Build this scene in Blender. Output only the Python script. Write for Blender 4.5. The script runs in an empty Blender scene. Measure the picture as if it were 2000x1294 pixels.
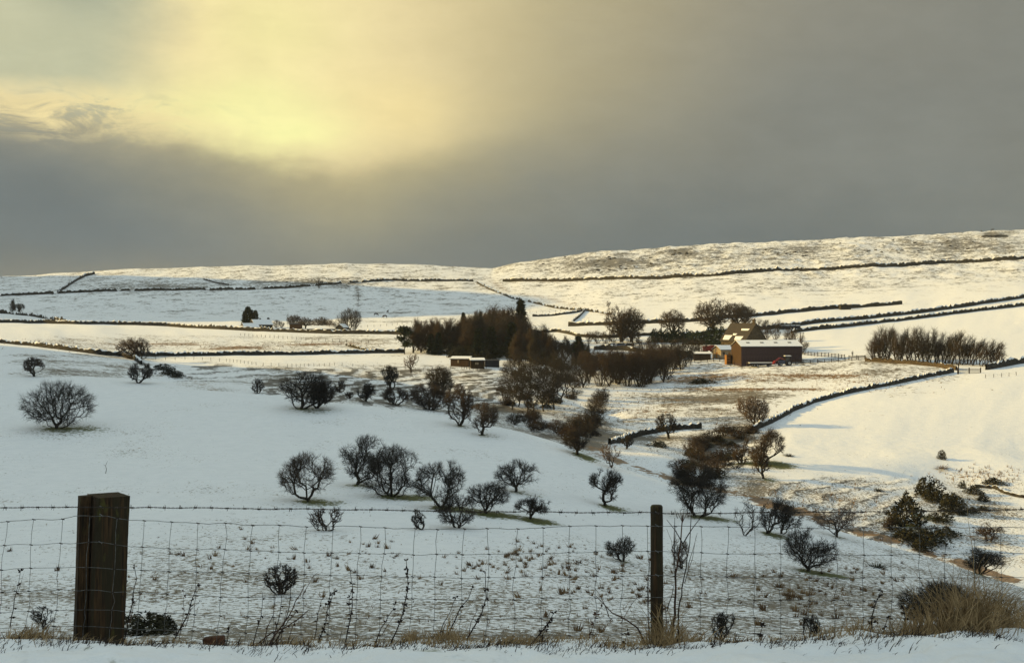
import bpy, math, random
import numpy as np
from mathutils import Vector, Matrix
R = math.radians
S = bpy.context.scene
COL = S.collection
F = 2414.0            # focal length in pixels of the 2000 px wide photograph
U0, V0 = 1000.0, 620.0  # principal column and true horizon row
ZC = 2.37             # eye height above the foot of the roadside fence

# ------------------------------------------------------------------ camera
cam_d = bpy.data.cameras.new('camera'); cam = bpy.data.objects.new('camera', cam_d); COL.objects.link(cam)
cam.location = (0, 0, ZC); cam.rotation_euler = (R(90), 0, 0)
cam_d.sensor_width = 36; cam_d.lens = F / 2000 * 36
cam_d.shift_y = (V0 - 647) / 2000
cam_d.clip_start = 0.1; cam_d.clip_end = 12000
S.camera = cam
S.view_settings.view_transform = 'Standard'; S.view_settings.look = 'None'
S.view_settings.gamma = 1; S.view_settings.exposure = 0.5
S.render.resolution_x = 1024; S.render.resolution_y = 662
S.cycles.max_bounces = 6; S.cycles.transparent_max_bounces = 4

def lin(c):
    f = lambda x: x / 12.92 if x <= .04045 else ((x + .055) / 1.055) ** 2.4
    return tuple(f(v / 255) for v in c)

# ------------------------------------------------------------------ tiny node language
class NT:
    def __init__(s, tree): s.t = tree; tree.nodes.clear()
    def n(s, kind, **kw):
        nd = s.t.nodes.new(kind)
        for k, v in kw.items(): setattr(nd, k, v)
        return nd
    def put(s, sock, v):
        if isinstance(v, E): s.t.links.new(v.s, sock)
        elif isinstance(v, bpy.types.NodeSocket): s.t.links.new(v, sock)
        elif isinstance(v, (tuple, list)) and len(v) == 3 and sock.type == 'RGBA': sock.default_value = (*v, 1)
        else: sock.default_value = v
    def m(s, op, a, b=None, c=None, clamp=False):
        nd = s.n('ShaderNodeMath', operation=op, use_clamp=clamp)
        s.put(nd.inputs[0], a)
        if b is not None: s.put(nd.inputs[1], b)
        if c is not None: s.put(nd.inputs[2], c)
        return E(s, nd.outputs[0])
    def mix(s, f, a, b, mode='MIX'):
        nd = s.n('ShaderNodeMix', data_type='RGBA', blend_type=mode, clamp_factor=True)
        s.put(nd.inputs[0], f); s.put(nd.inputs[6], a); s.put(nd.inputs[7], b)
        return E(s, nd.outputs[2])
    def step(s, x, a, b, smooth=True):
        nd = s.n('ShaderNodeMapRange', interpolation_type='SMOOTHSTEP' if smooth else 'LINEAR')
        s.put(nd.inputs[0], x); nd.inputs[1].default_value = a; nd.inputs[2].default_value = b
        return E(s, nd.outputs[0])
    def gauss(s, x, c, w):
        d = (x - c) * (1 / w)
        return s.m('EXPONENT', d * d * -1.0)
    def noise(s, vec, scale, detail=3, rough=.55, dist=0):
        nd = s.n('ShaderNodeTexNoise'); s.put(nd.inputs['Vector'], vec)
        nd.inputs['Scale'].default_value = scale; nd.inputs['Detail'].default_value = detail
        nd.inputs['Roughness'].default_value = rough; nd.inputs['Distortion'].default_value = dist
        return E(s, nd.outputs[0])
    def mapping(s, vec, scale=(1, 1, 1), rot=(0, 0, 0), loc=(0, 0, 0)):
        nd = s.n('ShaderNodeMapping'); s.put(nd.inputs[0], vec)
        nd.inputs[1].default_value = loc; nd.inputs[2].default_value = rot; nd.inputs[3].default_value = scale
        return E(s, nd.outputs[0])
    def attr(s, name):
        return E(s, s.n('ShaderNodeAttribute', attribute_name=name).outputs['Fac'])
    def sep(s, v):
        nd = s.n('ShaderNodeSeparateXYZ'); s.put(nd.inputs[0], v)
        return [E(s, o) for o in nd.outputs]
    def xyz(s, x, y, z):
        nd = s.n('ShaderNodeCombineXYZ')
        for i, v in enumerate((x, y, z)): s.put(nd.inputs[i], v)
        return E(s, nd.outputs[0])
class E:
    def __init__(s, nt, sock): s.nt = nt; s.s = sock
    def __add__(s, o): return s.nt.m('ADD', s, o)
    __radd__ = __add__
    def __mul__(s, o): return s.nt.m('MULTIPLY', s, o)
    __rmul__ = __mul__
    def __sub__(s, o): return s.nt.m('SUBTRACT', s, o)
    def __rsub__(s, o): return s.nt.m('SUBTRACT', o, s)
    def clamp(s): return s.nt.m('ADD', s, 0.0, clamp=True)
def mx(nt, a, b): return nt.m('MAXIMUM', a, b)
def mn(nt, a, b): return nt.m('MINIMUM', a, b)

# ------------------------------------------------------------------ light
SUN_EL = 18.0
to_sun = Vector((-math.cos(R(SUN_EL)) * math.cos(R(2)), math.cos(R(SUN_EL)) * math.sin(R(2)), math.sin(R(SUN_EL))))
W = bpy.data.worlds.new('World'); S.world = W; W.use_nodes = True
nt = NT(W.node_tree)
sky = nt.n('ShaderNodeTexSky', sky_type='NISHITA', sun_disc=False)
sky.sun_elevation = R(SUN_EL); sky.sun_rotation = math.atan2(to_sun.x, to_sun.y)
sky.air_density = 1.5; sky.dust_density = 2.5
dirv = nt.n('ShaderNodeTexCoord').outputs['Generated']
x_, y_, z_ = nt.sep(dirv)
lon = nt.m('ARCTAN2', x_, y_); lat = nt.m('ARCSINE', z_)
# drifting cloud texture bends the coordinates
cv = nt.xyz(lon * 1.0, lat * 1.8, 0.0)
n1 = nt.noise(cv, 7, 5, .6) - .5
n2 = nt.noise(nt.mapping(cv, loc=(3.1, 7.7, 2)), 7, 5, .6) - .5
n3 = nt.noise(nt.mapping(cv, loc=(9.1, 1.7, 4)), 2.2, 4, .55) - .5
n4 = nt.noise(nt.mapping(cv, loc=(5.3, 2.2, 1)), 26, 4, .65) - .5
uu = lon * F + n1 * 150.0 + n3 * 120.0 + n4 * 34.0      # angle units of the photograph's pixels, straight ahead = 0
vv = lat * F + n2 * 90.0 + n3 * 60.0 + n4 * 26.0        # above the horizon
# base overcast: grey near the horizon, brighter to the zenith
base = nt.mix(nt.step(vv, -20, 330), lin((104, 116, 120)), lin((123, 128, 124)))
base = nt.mix(nt.step(vv, 300, 640) * nt.step(uu, 1500, 0), base, lin((142, 139, 124)))
base = nt.mix(nt.gauss(uu, 420, 620) * nt.gauss(vv, 150, 90) * .75, base, lin((80, 98, 108)))
base = nt.mix(nt.gauss(uu, -860, 300) * nt.gauss(vv, 190, 120) * .8, base, lin((84, 104, 116)))
base = nt.mix(nt.gauss(vv, 60, 55) * nt.gauss(uu, -650, 500) * .75, base, lin((136, 132, 115)))
# lower edge of the bright cloud gap
edge = 335.0 + nt.step(uu, -300, -950) * 45.0 - nt.gauss(uu, -330, 170) * 50.0 + n4 * 30.0
above = nt.step(vv - edge, -45, 40)
above_soft = nt.step(vv - edge, -230, 70)
wide = nt.gauss(uu, -480, 520)
right_fade = nt.step(uu + vv * -.15, 60, -520); mid_fade = nt.step(uu + vv * -.35, 460, -420)
glow = lin((248, 229, 174)); hot = lin((255, 252, 176)); peach = lin((250, 229, 165))
col = nt.mix(above_soft * nt.gauss(uu, -340, 400) * .62, base, lin((205, 190, 132)))
col = nt.mix(nt.step(vv - edge, -120, 140) * mid_fade * .85, col, lin((196, 183, 142)))
col = nt.mix(above * right_fade * nt.step(vv, 1500, 500), col, glow)
col = nt.mix(nt.gauss(uu, -560, 210) * nt.gauss(vv, 385, 60) * .85 * above, col, hot)
col = nt.mix(nt.gauss(uu, -430, 110) * nt.gauss(vv, 345, 38) * 1.0, col, hot)
col = nt.mix(nt.gauss(uu, -240, 110) * nt.gauss(vv, 395, 80) * .75, col, peach)
col = nt.mix(nt.gauss(uu, -480, 160) * nt.gauss(vv, 530, 110) * .45, col, lin((240, 238, 160)))
# opening to pale blue-green sky, upper left
gapm = nt.step(uu + (vv - 500) * -.25, -600, -820) * nt.step(vv, 375, 440) * .9
nish = nt.n('ShaderNodeVectorMath', operation='SCALE'); nt.put(nish.inputs[0], sky.outputs[0]); nish.inputs[3].default_value = .045
gapc = nt.mix(.94, E(nt, nish.outputs[0]), nt.mix(nt.step(n3, -.3, .3), lin((186, 193, 165)), lin((212, 208, 172))))
col = nt.mix(gapm * nt.step(vv, 1400, 700), col, gapc)
col = nt.mix(nt.gauss(uu, -820, 90) * nt.gauss(vv, 590, 50) * .5, col, lin((150, 160, 145)))
# torn, lit scraps along the lower left edge of the opening
n5 = nt.noise(nt.mapping(cv, scale=(1, 1.6, 1), loc=(1.3, 4.4, 7)), 20, 6, .7, .6)
scr = nt.gauss(uu, -830, 210) * nt.gauss(vv, 372, 34)
col = nt.mix(scr * nt.step(n5, .42, .60), col, lin((240, 222, 165)))
col = nt.mix(scr * nt.step(n5, .50, .38) * .6, col, lin((160, 165, 150)))
# soft mottling of the whole cloud deck
mot = 1.0 + (n5 - .5) * .14 + n1 * .30 + n3 * .22 + n4 * .14
vm = nt.n('ShaderNodeVectorMath', operation='SCALE'); nt.put(vm.inputs[0], col); nt.put(vm.inputs[3], mot); col = E(nt, vm.outputs[0])
# overcast vault above the frame brightens smoothly to the zenith (standard overcast sky)
zen = nt.step(lat, .27, 1.2, True)
col = nt.mix(zen, col, (0.60, 0.73, 0.77))
back = nt.step(y_, .55, -.6) * nt.step(lat, -.02, .35)
col = nt.mix(back * .9, col, (0.42, 0.52, 0.55))
scale = nt.n('ShaderNodeVectorMath', operation='SCALE'); nt.put(scale.inputs[0], col); scale.inputs[3].default_value = 7.15
bg = nt.n('ShaderNodeBackground'); nt.put(bg.inputs[0], E(nt, scale.outputs[0])); bg.inputs[1].default_value = 0.1
wo = nt.n('ShaderNodeOutputWorld'); W.node_tree.links.new(bg.outputs[0], wo.inputs[0])
W.cycles.sampling_method = 'MANUAL'; W.cycles.sample_map_resolution = 512

sun_d = bpy.data.lights.new('sun', 'SUN'); sun = bpy.data.objects.new('sun', sun_d); COL.objects.link(sun)
sun_d.energy = 4.3; sun_d.angle = R(.6); sun_d.color = (1.0, .67, .19)
sun.rotation_euler = to_sun.to_track_quat('Z', 'Y').to_euler()

# ------------------------------------------------------------------ numeric helpers
def hash2(ix, iy, seed):
    n = (ix.astype(np.int64) * 374761393 + iy.astype(np.int64) * 668265263 + seed * 982451653) & 0xffffffff
    n = ((n ^ (n >> 13)) * 1274126177) & 0xffffffff
    n = n ^ (n >> 16)
    return (n & 0xffffff) / float(0xffffff)
def vnoise(x, y, seed=0):
    ix = np.floor(x); iy = np.floor(y); fx = x - ix; fy = y - iy
    fx = fx * fx * (3 - 2 * fx); fy = fy * fy * (3 - 2 * fy)
    a = hash2(ix, iy, seed); b = hash2(ix + 1, iy, seed); c = hash2(ix, iy + 1, seed); d = hash2(ix + 1, iy + 1, seed)
    return (a * (1 - fx) + b * fx) * (1 - fy) + (c * (1 - fx) + d * fx) * fy - .5
def fbm(x, y, seed=0, o=4):
    s = 0; a = 1
    for i in range(o):
        s = s + a * vnoise(x * 2 ** i, y * 2 ** i, seed + i * 7); a *= .5
    return s
def sstep(x, a, b):
    t = np.clip((x - a) / (b - a), 0, 1); return t * t * (3 - 2 * t)

# ------------------------------------------------------------------ terrain as a height field
RV = np.array([(-3000, 700), (-600, 722), (0, 739), (200, 748), (400, 757), (550, 768), (650, 781), (760, 793), (870, 808), (1000, 833),
      (1100, 862), (1200, 903), (1300, 938), (1400, 960), (1480, 981), (1560, 1004), (1650, 1034), (1720, 1054), (1850, 1095),
      (1950, 1128), (2050, 1160), (2400, 1250), (5000, 1300)], float)
RY = np.array([(-3000, 215), (0, 215), (400, 210), (650, 202), (870, 191), (1000, 185), (1150, 176), (1300, 165), (1400, 158), (1560, 148),
      (1720, 139), (1950, 126), (2400, 112), (5000, 100)], float)
SKYL = np.array([(-3000, 560), (-400, 552), (0, 540), (150, 531), (190, 529), (300, 525), (450, 519), (600, 515.5), (750, 515), (850, 518), (920, 523), (962, 525),
      (1000, 515), (1060, 504), (1150, 494), (1300, 482), (1400, 475), (1480, 475), (1550, 470), (1650, 465), (1800, 459), (1900, 453),
      (1980, 449), (2300, 440), (5000, 430)], float)
CU = np.array([-3000, -600, 0, 300, 600, 850, 1000, 1200, 1350, 1500, 1700, 1900, 2050, 2600, 5000], float)
def tab(*v): return np.array([v[0], v[0]] + list(v) + [v[-1], v[-1]], float)
YE = tab(230, 226, 222, 212, 205, 195, 185, 175, 165, 158, 150)
VE = tab(748, 764, 788, 815, 848, 908, 957, 987, 1050, 1115, 1160)
FY = [240, 300, 350, 400, 500, 600, 750, 900]
FV = [tab(733, 747, 766, 797, 817, 862, 866, 862, 868, 878, 888),
      tab(677, 711, 722, 750, 768, 797, 792, 792, 781, 777, 778),
      tab(667, 699, 707, 724, 733, 757, 753, 744, 729, 724, 721),
      tab(661, 691, 694, 701, 706, 716, 712, 704, 694, 691, 688),
      tab(634, 655, 661, 661, 659, 649, 649, 643, 636, 628, 622),
      tab(628, 638, 641, 640, 636, 626, 618, 611, 602, 588, 580),
      tab(604, 611, 614, 612, 607, 590, 578, 568, 560, 548, 541),
      tab(566, 562, 561, 562, 560, 540, 524, 515, 505, 494, 487)]
CREST = np.array([(-3000, 1262), (0, 1262), (140, 1268), (400, 1256), (800, 1245), (1000, 1249), (1300, 1257), (1450, 1255), (1600, 1240), (1750, 1238), (1950, 1226), (5000, 1226)], float)

def seg(a, b, n): return list(np.linspace(a, b, n, endpoint=False))
ROWS = np.array(seg(3, 7, 14) + seg(7, 10, 50) + seg(10, 48, 34) + seg(48, 250, 270) + seg(250, 620, 200) + seg(620, 1120, 125) +
                [1120, 1150, 1200, 1300, 1500, 1900, 2600])
COLS = np.array(list(-3000 - np.geomspace(60000, 60, 60)) + seg(-3000, -200, 50) + seg(-200, 2200, 430) + list(np.linspace(2200, 5000, 40)))
def smooth_interp(u, T, key=0):
    """table lookup with smoothed corners"""
    s = 0
    for d, w in ((-45, .25), (0, .5), (45, .25)): s = s + w * np.interp(u + d, T[:, 0], T[:, 1])
    return s
def tz(v, Y): return ZC - (v - V0) / F * Y
ridge_v = np.interp(COLS, RV[:, 0], RV[:, 1]) * .5 + .25 * (np.interp(COLS - 25, RV[:, 0], RV[:, 1]) + np.interp(COLS + 25, RV[:, 0], RV[:, 1]))
ridge_y = smooth_interp(COLS, RY)
sky_v = np.interp(COLS, SKYL[:, 0], SKYL[:, 1])
GZ = np.zeros((len(ROWS), len(COLS)))
far_rows = [sum(w * np.interp(COLS + d, CU, fv) for d, w in ((-60, .25), (0, .5), (60, .25))) for fv in FV]
ye = np.interp(COLS, CU, YE); ve = np.interp(COLS, CU, VE)
crest_v = smooth_interp(COLS, CREST)
for j, u in enumerate(COLS):
    yr, vr = ridge_y[j], ridge_v[j]; zr = tz(vr, yr)
    K = [(3, .78), (7.2, .30), (8.3, tz(1275, 8.3) + .05), (8.95, tz(crest_v[j], 8.95)), (9.6, tz(crest_v[j] + 22, 9.6)), (11, -.80), (20, -3.6), (34, -7.4)]
    z48 = tz(1262, 48); K.append((48, z48))
    sag = np.interp(u, [0, 1000, 1500, 2000], [5.2, 3.2, 2.0, .8])
    for w in np.linspace(.1, .9, 9):
        K.append((48 + (yr - 48) * w, z48 + (zr - z48) * w - sag * 4 * (w ** .85) * (1 - w)))
    K.append((yr, zr))
    dip = np.interp(u, [0, 300, 800, 1500, 2000], [1.2, 2.0, 4, 3.5, 3.0])
    K.append((yr + (ye[j] - yr) * .55, min(zr, tz(ve[j], ye[j])) - dip))
    K.append((ye[j], tz(ve[j], ye[j])))
    for Y, fv in zip(FY, far_rows): 
        if Y > ye[j] + 4: K.append((Y, tz(fv[j], Y)))
    K += [(1050, tz(sky_v[j], 1050)), (1110, tz(sky_v[j] + 1.5, 1110)), (1400, tz(sky_v[j] + 26, 1400)), (2600, tz(sky_v[j] + 60, 2600)), (6500, tz(610, 6500))]
    K = np.array(K)
    GZ[:, j] = np.interp(ROWS, K[:, 0], K[:, 1])
def smooth_rows(A, lo, hi, n):
    m = (ROWS >= lo) & (ROWS <= hi); idx = np.where(m)[0][1:-1]
    for _ in range(n): A[idx] = .25 * A[idx - 1] + .5 * A[idx] + .25 * A[idx + 1]
smooth_rows(GZ, 6, 10.5, 6); smooth_rows(GZ, 10, 250, 14); smooth_rows(GZ, 225, 640, 40); smooth_rows(GZ, 600, 1040, 16)
GX = (COLS[None, :] - U0) / F * ROWS[:, None]
GX = np.clip(GX, -2600 + .05 * np.arange(len(COLS))[None], 2600 - .05 * (len(COLS) - np.arange(len(COLS)))[None])
GY = np.repeat(ROWS[:, None], len(COLS), 1)
UU = np.repeat(COLS[None, :], len(ROWS), 0)
# unseen hill outside the frame to the left, added to shade the near field
shade_top = np.interp(GY, [0, 30, 100, 125, 150, 175, 200, 225, 260, 300, 330, 350], [98, 101, 101, 95, 89, 80, 78, 77, 74, 66, 30, 0])
GZ += shade_top * np.exp(-.5 * ((GX + 262) / 62) ** 2) * sstep(UU, -60, -420)
far_shade_hill = 262 * np.exp(-.5 * ((GX + 800) / 140) ** 2 - .5 * ((GY - 820) / 190) ** 2) * sstep(UU, -80, -700)  # second unseen hill, added to shade the far left hillside
GZ += far_shade_hill
GV = V0 - (GZ - ZC) / GY * F           # the photograph's row of every ground point, before relief
# local landforms (centre u, v at far side, radius in metres, height)
def at_v(u, v, near=False):
    """depth of the first (near) or the farther ground point seen at photo position u, v"""
    j = int(np.clip(np.searchsorted(COLS, u), 1, len(COLS) - 1)); t = (u - COLS[j - 1]) / (COLS[j] - COLS[j - 1])
    vcol = GV[:, j - 1] * (1 - t) + GV[:, j] * t
    yr = np.interp(u, COLS, ridge_y)
    m = ((ROWS > 47) & (ROWS <= yr + 1.5)) if near else ((ROWS > yr + 9) & (ROWS <= 1110))
    idx = np.where(m)[0]
    for a, b in zip(idx[:-1], idx[1:]):
        if vcol[a] >= v > vcol[b]:
            s = (vcol[a] - v) / (vcol[a] - vcol[b]); return ROWS[a] + s * (ROWS[b] - ROWS[a])
    return ROWS[idx[np.argmin(abs(vcol[idx] - v))]]
def bump(u, v, rx, ry, h, rot=0):
    global GZ
    Y = at_v(u, v); X = (u - U0) / F * Y
    dx, dy = GX - X, GY - Y; c, s = math.cos(rot), math.sin(rot)
    a, b = dx * c + dy * s, -dx * s + dy * c
    GZ = GZ + h * np.exp(-(a / rx) ** 2 - (b / ry) ** 2)
bump(950, 745, 9, 14, 1.4); bump(1110, 800, 7, 16, 1.8, .3); bump(1165, 800, 4, 20, -1.6, .2)
bump(1300, 905, 6, 9, 1.5); bump(1395, 880, 7, 16, -1.8, -.5); bump(1845, 925, 7, 9, -1.3); bump(1790, 900, 7, 9, .9)
bump(840, 775, 16, 9, -1.6); bump(1250, 880, 10, 6, .7); bump(330, 735, 9, 10, -1.4, -.5); bump(1960, 905, 10, 10, 1.2)
# relief
amp = np.interp(GY, [3, 8, 11, 48, 120, 240, 400, 700, 1100, 1300], [.03, .05, .1, .12, .14, .25, .35, 1.1, 2.0, 0])
GZ += amp * fbm(GX / np.interp(GY, [3, 10, 48, 240, 700, 1100], [.6, .8, 5, 9, 30, 42]), GY / np.interp(GY, [3, 10, 48, 240, 700, 1100], [.5, .6, 4, 8, 20, 30]), 3, 4)
vis = lambda u0, u1, v0, v1, su=60, sv=14: sstep(UU, u0 - su, u0 + su) * sstep(UU, u1 + su, u1 - su) * sstep(GV, v0 - sv, v0 + sv) * sstep(GV, v1 + sv, v1 - sv)
NEAR = (GY > 44) & (GY < ridge_y[None, :] + 2)
FAR = GY > ridge_y[None, :] + 6
# sheep terraces on the steep ground
terr = np.sin((GZ * 11.0 + fbm(GX / 9, GY / 9, 11) * 5.0)) * .5 + .5
t_near = NEAR * sstep(GV, 1110, 1200)
t_far = FAR * (vis(500, 1000, 715, 800) + vis(1480, 1820, 930, 1080) + vis(330, 480, 705, 745) * .8)
GZ += (t_near * .05 + t_far * .16) * (terr - .5) * (1 + fbm(GX / 3, GY / 3, 21))
GZ += np.where((GY > 48) & (GY < 250), .045 * vnoise(GX / .9, GY / .9, 5) + .03 * vnoise(GX / .45, GY / .6, 6), 0)
GZ += np.where((GY > 6) & (GY < 10.4), .05 * vnoise(GX / 1.7, GY / 2., 18) + .07 * fbm(GX / .5, GY / .35, 8) + .035 * vnoise(GX / .12, GY / .1, 9), 0)
rock = FAR * sstep(GY, 560, 760) * sstep(GY, 1110, 1050)
GZ += rock * .9 * np.clip(fbm(GX / 7, GY / 10, 31, 3), -.1, 1) * (.4 + sstep(GV, 560, 520) * vis(1150, 2000, 440, 545) * 1.4)

def ground(X, Y):
    u = U0 + X / max(Y, 1) * F
    i = int(np.clip(np.searchsorted(ROWS, Y), 1, len(ROWS) - 1)); j = int(np.clip(np.searchsorted(COLS, u), 1, len(COLS) - 1))
    s = (Y - ROWS[i - 1]) / (ROWS[i] - ROWS[i - 1]); t = (u - COLS[j - 1]) / (COLS[j] - COLS[j - 1])
    s = min(max(s, 0), 1); t = min(max(t, 0), 1)
    return float((GZ[i - 1, j - 1] * (1 - t) + GZ[i - 1, j] * t) * (1 - s) + (GZ[i, j - 1] * (1 - t) + GZ[i, j] * t) * s)
GV = V0 - (GZ - ZC) / GY * F
def spot(u, v, near=False):
    Y = at_v(u, v, near); X = (u - U0) / F * Y
    return X, Y, ground(X, Y)

# ground-cover densities
def ell(u, v, ru, rv, k=1.0, rot=0, layer=None):
    c, s = math.cos(rot), math.sin(rot); du, dv = UU - u, GV - v
    a, b = du * c + dv * s, -du * s + dv * c
    return k * np.exp(-(a / ru) ** 2 - (b / rv) ** 2) * (FAR if layer is None else layer)
A_grass = NEAR * (.23 + .40 * sstep(GV, 1000, 1180)) + FAR * (.22 + .08 * sstep(GY, 620, 760))
A_grass += NEAR * (.06 * sstep(UU, 900, 1500) * sstep(GV, 1060, 1180)) + ell(110, 850, 70, 14, .2, 0, NEAR)
A_grass += FAR * (vis(60, 780, 655, 690) * .30 + vis(1150, 1560, 765, 860) * .36 + vis(1300, 1880, 700, 780) * .36 + vis(1440, 2000, 930, 1110) * .36
                  + vis(540, 1000, 712, 810) * .34 + vis(0, 330, 690, 738, 60, 5) * .36 + vis(330, 560, 715, 765, 40, 6) * .22 + vis(560, 780, 655, 668) * .2)
A_grass = A_grass - FAR * vis(1500, 2000, 745, 870, 40, 16) * .2 - FAR * vis(1480, 2000, 600, 700, 40, 6) * .2 - FAR * vis(0, 900, 634, 652, 30, 4) * .2
A_rush = (ell(330, 672, 90, 5, .8) + ell(480, 678, 60, 3, .9) + ell(620, 672, 80, 3, .9) + ell(160, 668, 90, 8, .4) + ell(420, 682, 80, 3, .6) + ell(200, 690, 70, 3, .6) +
          ell(1400, 735, 80, 9, .7) + ell(1600, 733, 90, 4, .75) + ell(1480, 760, 170, 3, .8) + ell(1700, 745, 80, 6, .5) + ell(1330, 745, 60, 5, .6) +
          ell(1230, 800, 90, 20, .45) + ell(1180, 880, 60, 14, .3) + ell(1500, 745, 200, 30, .25) + ell(850, 690, 60, 3, .6) + ell(1900, 930, 60, 14, .55) + ell(1550, 1000, 120, 22, .25)
          + ell(700, 668, 110, 6, .35) + ell(1080, 585, 90, 8, .5, .25) + ell(970, 555, 40, 8, .5, .6) + ell(1180, 612, 40, 5, .4, .2) + ell(1880, 1040, 90, 30, .45))
A_heath = rock * (.34 + .10 * sstep(GV, 600, 540)) + FAR * (ell(1180, 515, 120, 13, .36) + ell(1330, 492, 30, 7, .45) + ell(1560, 487, 60, 8, .25) + ell(1880, 480, 130, 18, .30)
         + ell(620, 552, 120, 7, .36) + ell(300, 560, 120, 8, .30) + ell(1950, 457, 22, 6, .4) + ell(1930, 458, 6, 4, .8) + ell(700, 578, 5, 22, .3) + ell(800, 628, 90, 2, .5)
         + ell(770, 610, 60, 2, .4) + ell(860, 622, 60, 2, .3) + ell(1450, 500, 300, 16, .14))
A_heath += t_far * np.where(UU < 1200, (terr > .60) * .95, (terr > .82) * .62) + NEAR * (terr > .93) * t_near * .34
A_grass += FAR * (vis(1130, 1500, 850, 975, 40, 8) * .34 + vis(930, 1180, 790, 880, 30, 8) * .4)
crestband = FAR * np.exp(-((GV - ridge_v[None, :] + 5) / 9.0) ** 2) * sstep(UU, 1080, 1200) * (.5 + .8 * np.clip(fbm(UU / 40., GY / 9, 44), -.3, .6))
A_rush += crestband * 1.8 + ell(395, 750, 40, 5, .5, .35) + ell(250, 716, 40, 5, .5, .3)
A_heath += ell(1372, 888, 62, 17, 1.1, -.75) + ell(1440, 856, 34, 12, .9, -.4) + ell(1160, 815, 20, 44, .7, .35) + ell(1090, 848, 60, 12, .7, -.1) + ell(1060, 790, 70, 30, .45)
A_rush += ell(1400, 905, 46, 18, .9, -.5)
A_bare = np.zeros_like(GX)

BM = bpy.data.materials
def mat(name, rough=.85, spec=.2):
    m = BM.new(name); m.use_nodes = True; t = NT(m.node_tree)
    p = t.n('ShaderNodeBsdfPrincipled'); p.inputs['Roughness'].default_value = rough
    p.inputs['Specular IOR Level'].default_value = spec
    o = t.n('ShaderNodeOutputMaterial'); m.node_tree.links.new(p.outputs[0], o.inputs[0])
    return m, t, p
def vary(name, c1, c2, scale=3, rough=.85, stretch=(1, 1, 1), bump_=.0, detail=4, spec=.2, c3=None):
    m, t, p = mat(name, rough, spec)
    co = t.mapping(t.n('ShaderNodeTexCoord').outputs['Object'], scale=stretch)
    n = t.noise(co, scale, detail, .6)
    col = t.mix(t.step(n, .35, .68), c1, c2)
    if c3: col = t.mix(t.step(t.noise(co, scale * .37, 3), .52, .66), col, c3)
    t.put(p.inputs[0], col)
    if bump_:
        b = t.n('ShaderNodeBump'); b.inputs['Strength'].default_value = bump_; b.inputs['Distance'].default_value = .03
        t.put(b.inputs['Height'], n); t.put(p.inputs['Normal'], b.outputs[0])
    return m
def snow_ground():
    m, t, p = mat('snow_ground', .75, .25)
    g = t.n('ShaderNodeTexCoord').outputs['Object']
    geo = t.n('ShaderNodeNewGeometry')
    gr, ru, he, ba = t.attr('grass'), t.attr('rush'), t.attr('heath'), t.attr('bare')
    px, py, pz = t.sep(g)
    nearf = t.step(py, 420, 120)
    fine = t.noise(t.mapping(g, scale=(1, 1.0, 2.5)), 2.6, 4, .7)
    mid = t.noise(t.mapping(g, scale=(.8, 1, 3)), .75, 4, .7)
    big = t.noise(t.mapping(g, scale=(.6, 1, 4)), .22, 4, .7)
    patch = t.noise(g, .07, 3, .6)
    far_n = t.mix(t.step(py, 420, 260), t.noise(t.mapping(g, scale=(.8, .8, 2.0), rot=(.2, .3, .5)), .42, 5, .8), t.noise(g, 1.4, 4, .7))
    spk = t.mix(nearf, mid, fine)
    snow = t.mix(t.step(mid, .3, .7), (.80, .82, .84), (.87, .885, .90))
    straw = t.mix(t.step(fine, .3, .7), (.04, .034, .022), (.165, .125, .07))
    rushc = t.mix(t.step(mid, .35, .65), (.10, .055, .025), (.27, .16, .07))
    dark = t.mix(fine, (.035, .033, .03), (.10, .085, .06))
    green = t.mix(t.step(fine, .35, .62), (.035, .048, .012), (.12, .13, .04))
    # specks of grass coming through
    def thin(noise_, dens, lo, hi): return t.step(noise_ + dens * .42 + (patch - .5) * .45, lo, hi)
    mg = thin(spk, gr, .735, .80)
    c = t.mix(mg * .92, snow, straw)
    mr = thin(mid, ru, .70, .80); c = t.mix(mr * .92, c, rushc)
    mh = thin(far_n, he, .70, .78); c = t.mix(mh * .88, c, dark)
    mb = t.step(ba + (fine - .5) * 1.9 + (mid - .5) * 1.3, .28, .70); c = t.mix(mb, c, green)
    t.put(p.inputs[0], c)
    b = t.n('ShaderNodeBump'); b.inputs['Strength'].default_value = .55; b.inputs['Distance'].default_value = .25
    t.put(b.inputs['Height'], fine * .3 + mid * .7 + big * .9); t.put(p.inputs['Normal'], b.outputs[0])
    return m
M = {}
M['ground'] = snow_ground()
M['snow'] = vary('snow', (.80, .82, .84), (.88, .89, .90), 2, .7, bump_=.3)
M['bark'] = vary('bark', (.030, .026, .020), (.065, .055, .040), 4, .95, (1, 1, .3))
M['twig_dark'] = vary('twig_dark', (.022, .019, .015), (.045, .036, .026), 1.5)
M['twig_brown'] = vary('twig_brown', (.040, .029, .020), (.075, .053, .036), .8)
M['twig_red'] = vary('twig_red', (.027, .0175, .0115), (.052, .034, .021), .5)
M['twig_pink'] = vary('twig_pink', (.09, .065, .05), (.14, .10, .075), .8)
M['needles'] = vary('needles', (.010, .016, .008), (.030, .040, .018), 1.2)
M['gorse'] = vary('gorse', (.020, .020, .010), (.055, .050, .025), 1.2, c3=(.03, .028, .02))
M['hedge'] = vary('hedge', (.012, .022, .012), (.025, .045, .02), 1.5)
M['stone'] = vary('stone', (.016, .015, .013), (.060, .054, .045), 1.6, .95, (1, 1, 2), c3=(.03, .03, .022))
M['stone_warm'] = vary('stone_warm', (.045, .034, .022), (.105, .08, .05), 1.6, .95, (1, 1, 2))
M['wood_dark'] = vary('wood_dark', (.020, .013, .008), (.055, .034, .018), 2.5, .9, (1, 1, .2))
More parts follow.
